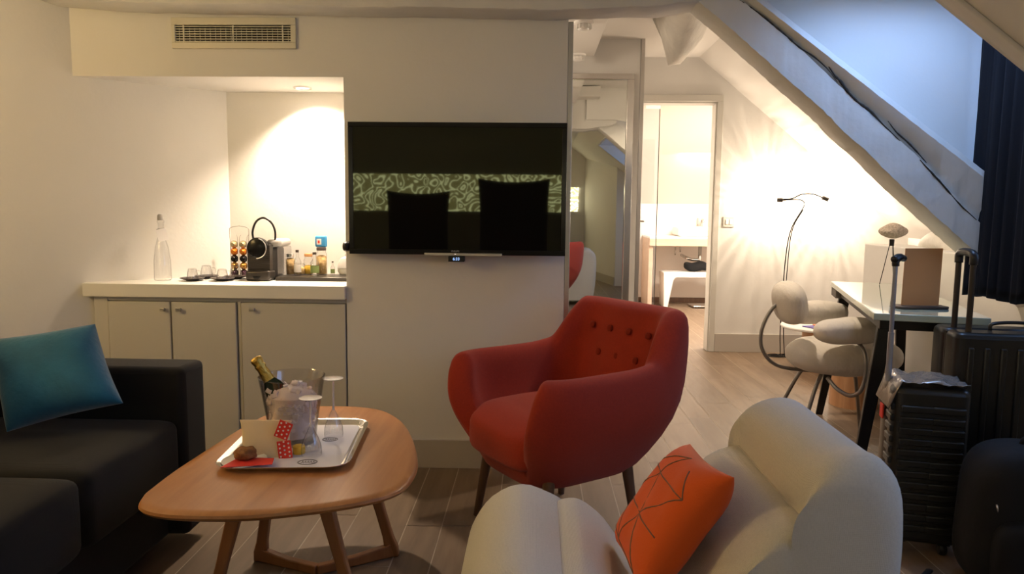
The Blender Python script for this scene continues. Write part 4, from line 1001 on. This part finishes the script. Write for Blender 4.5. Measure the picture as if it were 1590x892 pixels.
tb_([(-.01, -.27, .56), (.0, -.33, .51), (.0, -.345, .42), (-.015, -.34, .345), (-.05, -.31, .315), (-.09, -.26, .335), (-.10, -.18, .365)], 'arm_tube')
tb_([(.06, .22, .57), (.07, .235, .45), (.05, .235, .36), (.02, .18, .36)], 'arm_tube')
for a, b, c_, d_ in ((-.10, -.10, -.24, -.20), (-.10, .10, -.24, .20), (.14, -.10, .24, -.20), (.14, .10, .24, .20)):
    tb_([(a, b, .365), (a + (c_ - a) * .3, b + (d_ - b) * .3, .28), (c_, d_, 0.0)], 'leg', .0095)

# ------------------------------------------------------------------ round tables, floor lamp
def drum(name, lab, x, y, r, h, rt, cat):
    t = thing(name, lab, cat, (x, y, 0))
    obj('drum_base', lathe(B(), [(0, 0), (r, 0), (r, h), (0, h)], 48), M['drum'], t, smooth='auto')
    if rt: obj('table_top', lathe(B(), [(0, h + .0005), (rt - .008, h + .0005), (rt, h + .006), (rt, h + .014), (rt - .004, h + .018), (0, h + .018)], 56), M['white'], t, smooth='auto', label='white round top')
    return t
st = drum('side_table', 'low round side table with white top and wooden drum base', 2.10, 5.30, .138, .31, .29, 'table')
q = at(1247, 507, z=.331)
tag(obj('purple_magazine', box(B(), -.10, .10, -.07, .07, 0, .006), M['purplebook'], loc=(2.05, 5.22, .3288), rot=(0, 0, radians(25)), bevel=.001), 'violet magazine lying on the low round side table', 'magazine')
tag(obj('orange_booklet', box(B(), -.07, .07, -.05, .05, 0, .006), M['orangebook'], loc=(2.09, 5.27, .3352), rot=(0, 0, radians(-12)), bevel=.001), 'orange booklet on top of the violet magazine', 'booklet')
drum('wooden_stool', 'pale wooden drum stool standing behind desk legs', 1.925, 4.34, .135, .36, 0, 'stool')
fl = thing('reading_floor_lamp', 'slender black floor lamp with two horizontal lamp heads', 'lamp', (1.98, 5.78, 0))
FX, FY = 1.98, 5.78
def fp(px, py, Yv=5.74): v = at(px, py, Y=Yv); return (v.x - FX, v.y - FY, v.z)
bm = B()
for cx_ in (-.05, .03): tube(bm, [(cx_ + .06 * cos(a), .055 * sin(a), .008) for a in [2 * pi * i / 28 for i in range(29)]], .005, 8)
box(bm, -.09, .07, -.01, .01, .002, .012); obj('base', bm, M['blackm'], fl, smooth='auto')
bm = B(); tube(bm, smoothpath([(-.012, 0, .01), fp(1212, 500), fp(1220, 400), fp(1229, 355), fp(1246, 325), fp(1249, 316), fp(1244, 311), fp(1232, 310), fp(1214, 311.5)], 8), .0042, 8)
tube(bm, smoothpath([(.02, 0, .01), fp(1217, 500), fp(1224, 400), fp(1231, 355), fp(1247, 326)], 8), .0036, 8)
tube(bm, smoothpath([fp(1214, 309.5), fp(1230, 308.5), fp(1245, 302), fp(1262, 301.5), fp(1277, 307)], 8), .0048, 8)
obj('bent_stem', bm, M['blackm'], fl, smooth=True)
for (a, b, lab) in (((1215, 311), (1205.5, 311), 0), ((1277, 307), (1286, 310.5), 0)):
    bm = B(); tube(bm, [fp(*a), fp(*b)], .016, 14); hd = obj('lamp_head', bm, M['polek'], fl, smooth='auto')
    d_ = Vector(fp(*b)) - Vector(fp(*a)); d_.normalize(); e_ = Vector(fp(*b))
    obj('bulb', tube(B(), [e_ + d_ * .0005, e_ + d_ * .006], .012, 12), M['bulb'], hd)

# ------------------------------------------------------------------ suitcases, bags, curtain
def suitcase(name, lab, loc, rz, w, d, h, sm_, fm, ribs):
    s = thing(name, lab, 'suitcase', loc, rz)
    bm = B()
    prism(bm, rrect(w, d / 2 - .004, .035, 5), .045, h); 
    for v in bm.verts: v.co.y -= d / 4
    hv = list(bm.verts)
    obj('front_shell', bm, fm, s, bevel=.02)
    bm = B(); prism(bm, rrect(w, d / 2 - .004, .035, 5), .045, h)
    for v in bm.verts: v.co.y += d / 4
    obj('rear_shell', bm, sm_, s, bevel=.02)
    obj('zip_band', box(B(), -w / 2 + .008, w / 2 - .008, -.008, .008, .053, h - .008), M['blackm'], s, bevel=.003)
    bm = B()
    if ribs == 'v':
        k = 7
        for i in range(k): x = -w / 2 + .05 + i * (w - .10) / (k - 1); box(bm, x - .010, x + .010, -d / 2 - .006, -d / 2 + .01, .09, h - .05)
    else:
        k = 12
        for i in range(k):
            z = .10 + i * (h - .17) / (k - 1)
            box(bm, -w / 2 + .02, -w / 2 + .12, -d / 2 - .008, -d / 2 + .01, z - .012, z + .012); box(bm, w / 2 - .12, w / 2 - .02, -d / 2 - .008, -d / 2 + .01, z - .012, z + .012)
            box(bm, -w / 2 - .005, -w / 2 + .01, -d / 2 + .015, -.012, z - .012, z + .012)
    obj('ribs', bm, fm, s, bevel=.005)
    for a in (-1, 1):
        for b in (-1, 1):
            wq = obj('wheel', lathe(B(), [(0, -.011), (.02, -.011), (.023, -.006), (.023, .006), (.02, .011), (0, .011)], 20), M['black'], s, loc=(a * (w / 2 - .05), b * (d / 2 - .04), .0235), rot=(radians(90), 0, radians(90)), smooth='auto')
            obj('caster', box(B(), -.02, .02, -.018, .018, .038, .052), M['black'], s, loc=(a * (w / 2 - .05), b * (d / 2 - .04), 0), bevel=.004)
    return s
def pull(s, pts_pairs, r, m, grip, gm):
    for pts in pts_pairs: obj('pull_pole', tube(B(), pts, r, 10), m, s, smooth='auto')
    bm = B(); tube(bm, smoothpath(grip, 6), r * 1.45, 10); obj('pull_grip', bm, gm, s, smooth=True)
# small case
s1 = suitcase('carry_on_suitcase', 'small black ribbed suitcase with grey extended pull handle', (1.335, 2.47, 0), radians(-13), .235, .20, .575, M['casel'], M['case'], 'h')
inv = (Matrix.Translation(s1.location) @ Matrix.Rotation(radians(-13), 4, 'Z')).inverted()
hb = inv @ at(1387, 578, Y=2.52); ht = inv @ at(1391, 408, Y=2.52); hb = Vector((ht.x, ht.y, .57))
obj('pull_pole', tube(B(), [hb, Vector((ht.x, ht.y, .74))], .010, 12), M['pole'], s1, smooth='auto')
obj('pull_pole', tube(B(), [Vector((ht.x, ht.y, .73)), Vector((ht.x, ht.y, ht.z))], .0075, 12), M['pole'], s1, smooth='auto')
bm = B(); tube(bm, smoothpath([(ht.x, ht.y, ht.z - .012), (ht.x, ht.y, ht.z + .004), (ht.x + .012, ht.y + .01, ht.z + .018)]), .012, 10); tube(bm, smoothpath([(ht.x - .012, ht.y - .02, ht.z + .010), (ht.x + .01, ht.y + .01, ht.z + .018), (ht.x + .035, ht.y + .05, ht.z + .012)]), [.010] + [.013] * 11 + [.012] * 5, 10)
obj('pull_grip', bm, M['black'], s1, smooth=True)
bm = B(); n_ = 18; g = []
for i in range(n_ + 1):
    row = []
    for j in range(8):
        u = i / n_; v = j / 7
        x = -.118 + .225 * u; y = -.09 + .19 * v
        z = .588 + .010 * sin(11 * u + 7 * v) * sin(9 * v) + rnd.uniform(0, .008) - .02 * (u < .06)
        if i == 0: x = -.130; z = .50
        row.append(bm.verts.new((x, y, z)))
    g.append(row)
for i in range(n_):
    for j in range(7): bm.faces.new((g[i][j], g[i + 1][j], g[i + 1][j + 1], g[i][j + 1]))
obj('plastic_cover', bm, M['wrap'], s1, smooth=True, solid=.002, label='crumpled clear plastic wrap')
obj('luggage_tag', box(B(), -.003, .003, -.02, .02, 0, .05), M['redp'], s1, loc=(-.126, .02, .44), bevel=.002)
# big case
s2_ = suitcase('large_suitcase', 'large dark hard shell suitcase under the black curtain', (1.695, 2.64, 0), radians(-9), .41, .24, .735, M['case'], M['case'], 'v')
RM = (Matrix.Translation(s2_.location) @ Matrix.Rotation(radians(-9), 4, 'Z')).inverted()
pa, pb = RM @ at(1484, 470, Y=2.69), RM @ at(1507, 470, Y=2.58)
ztop = at(1490, 392, Y=2.64).z
for p_ in (pa, pb): obj('pull_pole', tube(B(), [(p_.x, p_.y, .70), (p_.x, p_.y, ztop - .02)], .010, 12), M['polek'], s2_, smooth='auto')
bm = B(); tube(bm, smoothpath([(pa.x, pa.y, ztop - .04), (pa.x, pa.y, ztop - .012), (pa.x * .8 + pb.x * .2, pa.y * .8 + pb.y * .2, ztop), (pa.x * .2 + pb.x * .8, pa.y * .2 + pb.y * .8, ztop), (pb.x, pb.y, ztop - .012), (pb.x, pb.y, ztop - .04)], 6), .014, 10)
obj('pull_grip', bm, M['black'], s2_, smooth=True)
bm = B(); tube(bm, smoothpath([(-.06, -.02, .735), (-.05, -.02, .758), (.03, -.02, .765), (.11, -.02, .758), (.12, -.02, .735)], 6), .010, 10, flat=.6); obj('carry_handle', bm, M['black'], s2_, smooth=True)
# soft bag on the floor before them
bg2 = thing('travel_backpack', 'black nylon backpack slumped on floor before the suitcases', 'backpack', (1.53, 2.19, 0), radians(-8))
bm = B(); superell(bm, (0, 0, .225), (.20, .125, .225), .5, .6, 44, 24, fn=lambda p: p * (1 + .03 * sin(13 * p.x + 9 * p.z))); obj('main_body', bm, M['bag'], bg2, smooth=True)
bm = B(); superell(bm, (-.01, -.115, .14), (.145, .055, .12), .5, .6, 32, 18); pkt = obj('front_pocket', bm, M['bag'], bg2, smooth=True)
for (x_, y_, z_) in ((-.07, -.172, .21), (-.15, -.11, .30), (.12, -.125, .33)):
    bm = B(); tube(bm, [(x_, y_, z_), (x_ + .004, y_ - .004, z_ - .022)], .003, 6); obj('zip_pull', bm, M['chrome'], bg2, smooth=True)
bm = B(); tube(bm, smoothpath([(-.05, .0, .44), (-.03, 0, .475), (.03, 0, .475), (.05, 0, .44)]), .008, 8); obj('grab_loop', bm, M['bag'], bg2, smooth=True)
bm = B(); tube(bm, smoothpath([(-.17, -.05, .03), (-.25, -.09, .012), (-.30, -.03, .010), (-.26, .04, .010)]), .012, 8, flat=.5); obj('strap', bm, M['bag'], bg2, smooth=True)
# curtain
cu = thing('curtain', 'long black curtain hanging at the dormer window', 'curtain', (1.775, 2.75, 0))
bm = B(); NZ, NY = 24, 70; g = []
for i in range(NY + 1):
    t = i / NY; y = .310 - t * .48; row = []
    xo = .022 * sin(t * 42) + .010 * sin(t * 97 + 1)
    ztop_ = min(2.03, slope(1.775) + .60)
    for j in range(NZ + 1):
        s = j / NZ; z = .822 + .004 * sin(t * 50) + (ztop_ - .822) * s
        row.append(bm.verts.new((xo * (1 - .45 * s) + .006 * (1 - s), y * (1 + .02 * (1 - s)), z)))
    g.append(row)
for i in range(NY):
    for j in range(NZ): bm.faces.new((g[i][j], g[i + 1][j], g[i + 1][j + 1], g[i][j + 1]))
obj('curtain_cloth', bm, M['curt'], cu, smooth=True, solid=.004)
bm = B(); tube(bm, [(0, -.20, 2.035), (0, .325, 2.035)], .009, 10); obj('rod', bm, M['blackm'], cu, smooth='auto')

# ------------------------------------------------------------------ hallway details
hd = thing('hall_added_downlight', 'added recessed spotlight in hallway ceiling behind the tie beam', 'light', (1.02, 3.75, 2.3595))  # unseen fixture added to go with the extra hall light
obj('ring', lathe(B(), [(.030, -.0005), (.042, -.0005), (.042, -.006), (.034, -.008), (.030, -.004), (.030, -.0005)]), M['chrome'], hd, smooth='auto')
obj('lamp', lathe(B(), [(.0, -.003), (.028, -.003), (.028, -.0008), (0, -.0008)]), M['bulb'], hd)
for i, (y_, px_, lab) in enumerate(((4.2, 905, 'white ribbed smoke detector nearer on the hallway soffit'), (4.78, 884, 'white smoke detector further along the hallway soffit'))):
    xx = at((906, 897)[i], (41, 90)[i], z=2.175)
    sd = thing('smoke_detector', lab, 'smoke detector', (xx.x, xx.y, 2.1998), 0, 'smoke detectors under the hallway soffit')
    obj('base', lathe(B(), [(0, 0), (.055, 0), (.055, -.012), (.045, -.016), (0, -.016)], 32), M['white'], sd, smooth='auto')
    bm = B(); lathe(bm, [(0, -.016), (.040, -.018), (.040, -.032), (.026, -.046), (0, -.048)], 24)
    for k in range(12): a = 2 * pi * k / 12; box(bm, .030, .046, -.002, .002, -.040, -.016, mx=Matrix.Rotation(a, 4, 'Z'))
    obj('sensor_cage', bm, M['white'], sd, smooth='auto')
sp_ = at(1131, 345, Y=YD - .003)
sw = thing('light_switch', 'double white light switch beside the bathroom doorway', 'switch', (sp_.x, YD - .0005, sp_.z))
obj('plate', box(B(), -.045, .045, -.008, 0, -.042, .042), M['cab'], sw, bevel=.004)
for a in (-.012, .018): obj('rocker', box(B(), a - .012, a + .012, -.012, -.008, -.020, .024), M['white'], sw, bevel=.002)

# ------------------------------------------------------------------ bathroom things
vn = thing('washbasin_vanity', 'pale wood vanity counter with white basin in the bathroom', 'vanity', (1.35, 8.62, 0))
obj('apron', box(B(), 0, 1.30, 0, .04, .735, .82), M['bathwood'], vn, bevel=.003); obj('worktop', box(B(), 0, 1.30, .0, .57, .8205, .845), M['white'], vn, bevel=.003)
obj('side_panel', box(B(), 0, .05, .04, .57, 0, .82), M['bathwood'], vn, bevel=.003)
obj('basin', box(B(), .35, 1.1, .08, .50, .8455, .96), M['white'], vn, bevel=.03)
bm = B(); tube(bm, smoothpath([(.72, .53, .846), (.72, .53, 1.02), (.70, .40, 1.05), (.69, .30, 1.02)]), .012, 10); obj('tap', bm, M['pipe'], vn, smooth=True)
bm = B(); tube(bm, smoothpath([(.66, .30, .80), (.66, .30, .60), (.64, .30, .56), (.56, .30, .56), (.50, .30, .58), (.48, .50, .60)]), .020, 12); tube(bm, [(.66, .3, .73), (.66, .3, .38)], .022, 12)
tube(bm, [(.40, .5, .70), (.40, .5, .60)], .008, 8); tube(bm, [(.46, .5, .72), (.46, .5, .64)], .008, 8); obj('drain_pipe', bm, M['pipe'], vn, smooth=True)
bn = thing('bathroom_bench', 'white moulded bench with slanted legs under the vanity', 'bench', (1.50, 8.66, 0))
bm = prism(B(), [(.04, 0), (.09, 0), (.15, .33), (.17, .355), (.20, .36), (.90, .36), (.93, .355), (.95, .33), (1.01, 0), (1.06, 0), (1.02, .415), (1.0, .425), (.05, .425), (.03, .415)], -.02, .30, 'Y')
obj('bench_shell', bm, M['white'], bn, bevel=.01)
bm = B(); superell(bm, (0, 0, .055), (.155, .08, .055), .6, .8, 32, 16, fn=lambda p: Vector((p.x, p.y, p.z + .012 * sin(p.x * 30))))
tag(obj('wash_bag', bm, M['bag'], loc=(1.95, 8.80, .430), smooth=True), 'black wash bag lying on the bathroom bench', 'bag')
sc2 = at(1093, 474.5, z=.02)
bsx = thing('bathroom_scale', 'flat glass bathroom scale on the bathroom floor', 'scale', (sc2.x, sc2.y, 0), .1)
obj('platform', box(B(), -.17, .17, -.13, .13, .012, .028), M['chrome'], bsx, bevel=.004)
for a in (-1, 1):
    for b in (-1, 1): obj('foot', lathe(B(), [(0, 0), (.015, 0), (.015, .013), (0, .013)], 12), M['black'], bsx, loc=(a * .13, b * .09, 0))
gp = thing('shower_screen', 'clear glass shower screen with dark edge seal', 'shower screen', (1.235, 7.5, 0))
obj('glass_pane', box(B(), -.45, 0, -.004, .004, .01, 2.16), M['windowg'], gp); obj('edge_seal', box(B(), 0, .007, -.006, .006, .0, 2.165), M['polek'], gp)
obj('ceiling_bracket', box(B(), -.14, .008, -.012, .012, 2.166, 2.239), M['white'], gp, bevel=.002)
wb = thing('wall_dispenser', 'narrow grey dispenser fixed on the bathroom rear wall', 'dispenser', (2.03, 9.198, 1.02)); obj('body', box(B(), -.012, .012, -.03, 0, -.045, .045), M['tankgrey'], wb, bevel=.004)

# ------------------------------------------------------------------ behind the viewer: seen in the television and the mirror
pw = thing('backlit_wall_panel', 'long backlit panel with curling arabesque pattern on rear wall', 'panel light', (-.85, -2.299, 1.0))
obj('panel_face', box(B(), -1.75, 1.60, 0.001, .02, .12, .54), M['panel'], pw)
bm = B(); box(bm, -1.77, 1.62, 0, .03, .541, .57); box(bm, -1.77, 1.62, 0, .03, .09, .119); obj('frame', bm, M['white'], pw)
def silhouette_stand_in(x, w_, ht_, lab, ears):  # chair-like stand-ins for the cushion and person silhouettes mirrored in the television
    h_ = thing('silhouette_form', lab, 'armchair', (x, -1.35, 0), 0, 'dark silhouette stand-ins behind the viewer')
    obj('seat', box(B(), -w_ / 2, w_ / 2, -.05, .5, .22, .43), M['dark'], h_, bevel=.03)
    bm = B(); cushion(bm, w_ * 1.05, ht_ - .40, .18)
    o = obj('backrest', bm, M['dark'], h_, smooth=True, loc=(0, -.02, .40 + (ht_ - .40) / 2 + .0), rot=(radians(90), 0, 0))
    for a in (-1, 1):
        for b in (0, .44): obj('leg', box(B(), -.02, .02, -.02, .02, 0, .23), M['blackm'], h_, loc=(a * (w_ / 2 - .05), b, 0))
silhouette_stand_in(-1.20, .62, 1.33, 'left dark stand-in for the cushion silhouette in television', 1); silhouette_stand_in(-.22, .70, 1.46, 'right dark stand-in for the person silhouette in television', 0)
ls = thing('standing_lamp', 'warm fabric shade standing lamp by left wall behind viewer', 'lamp', (-2.54, 1.45, 0))
obj('base', lathe(B(), [(0, 0), (.13, 0), (.13, .015), (0, .02)], 32), M['blackm'], ls, smooth='auto'); obj('pole', tube(B(), [(0, 0, .01), (0, 0, 1.38)], .010, 10), M['blackm'], ls)
obj('lamp_shade', lathe(B(), [(.20, 1.38), (.15, 1.70)], 36), M['lampfab'], ls, smooth=True)
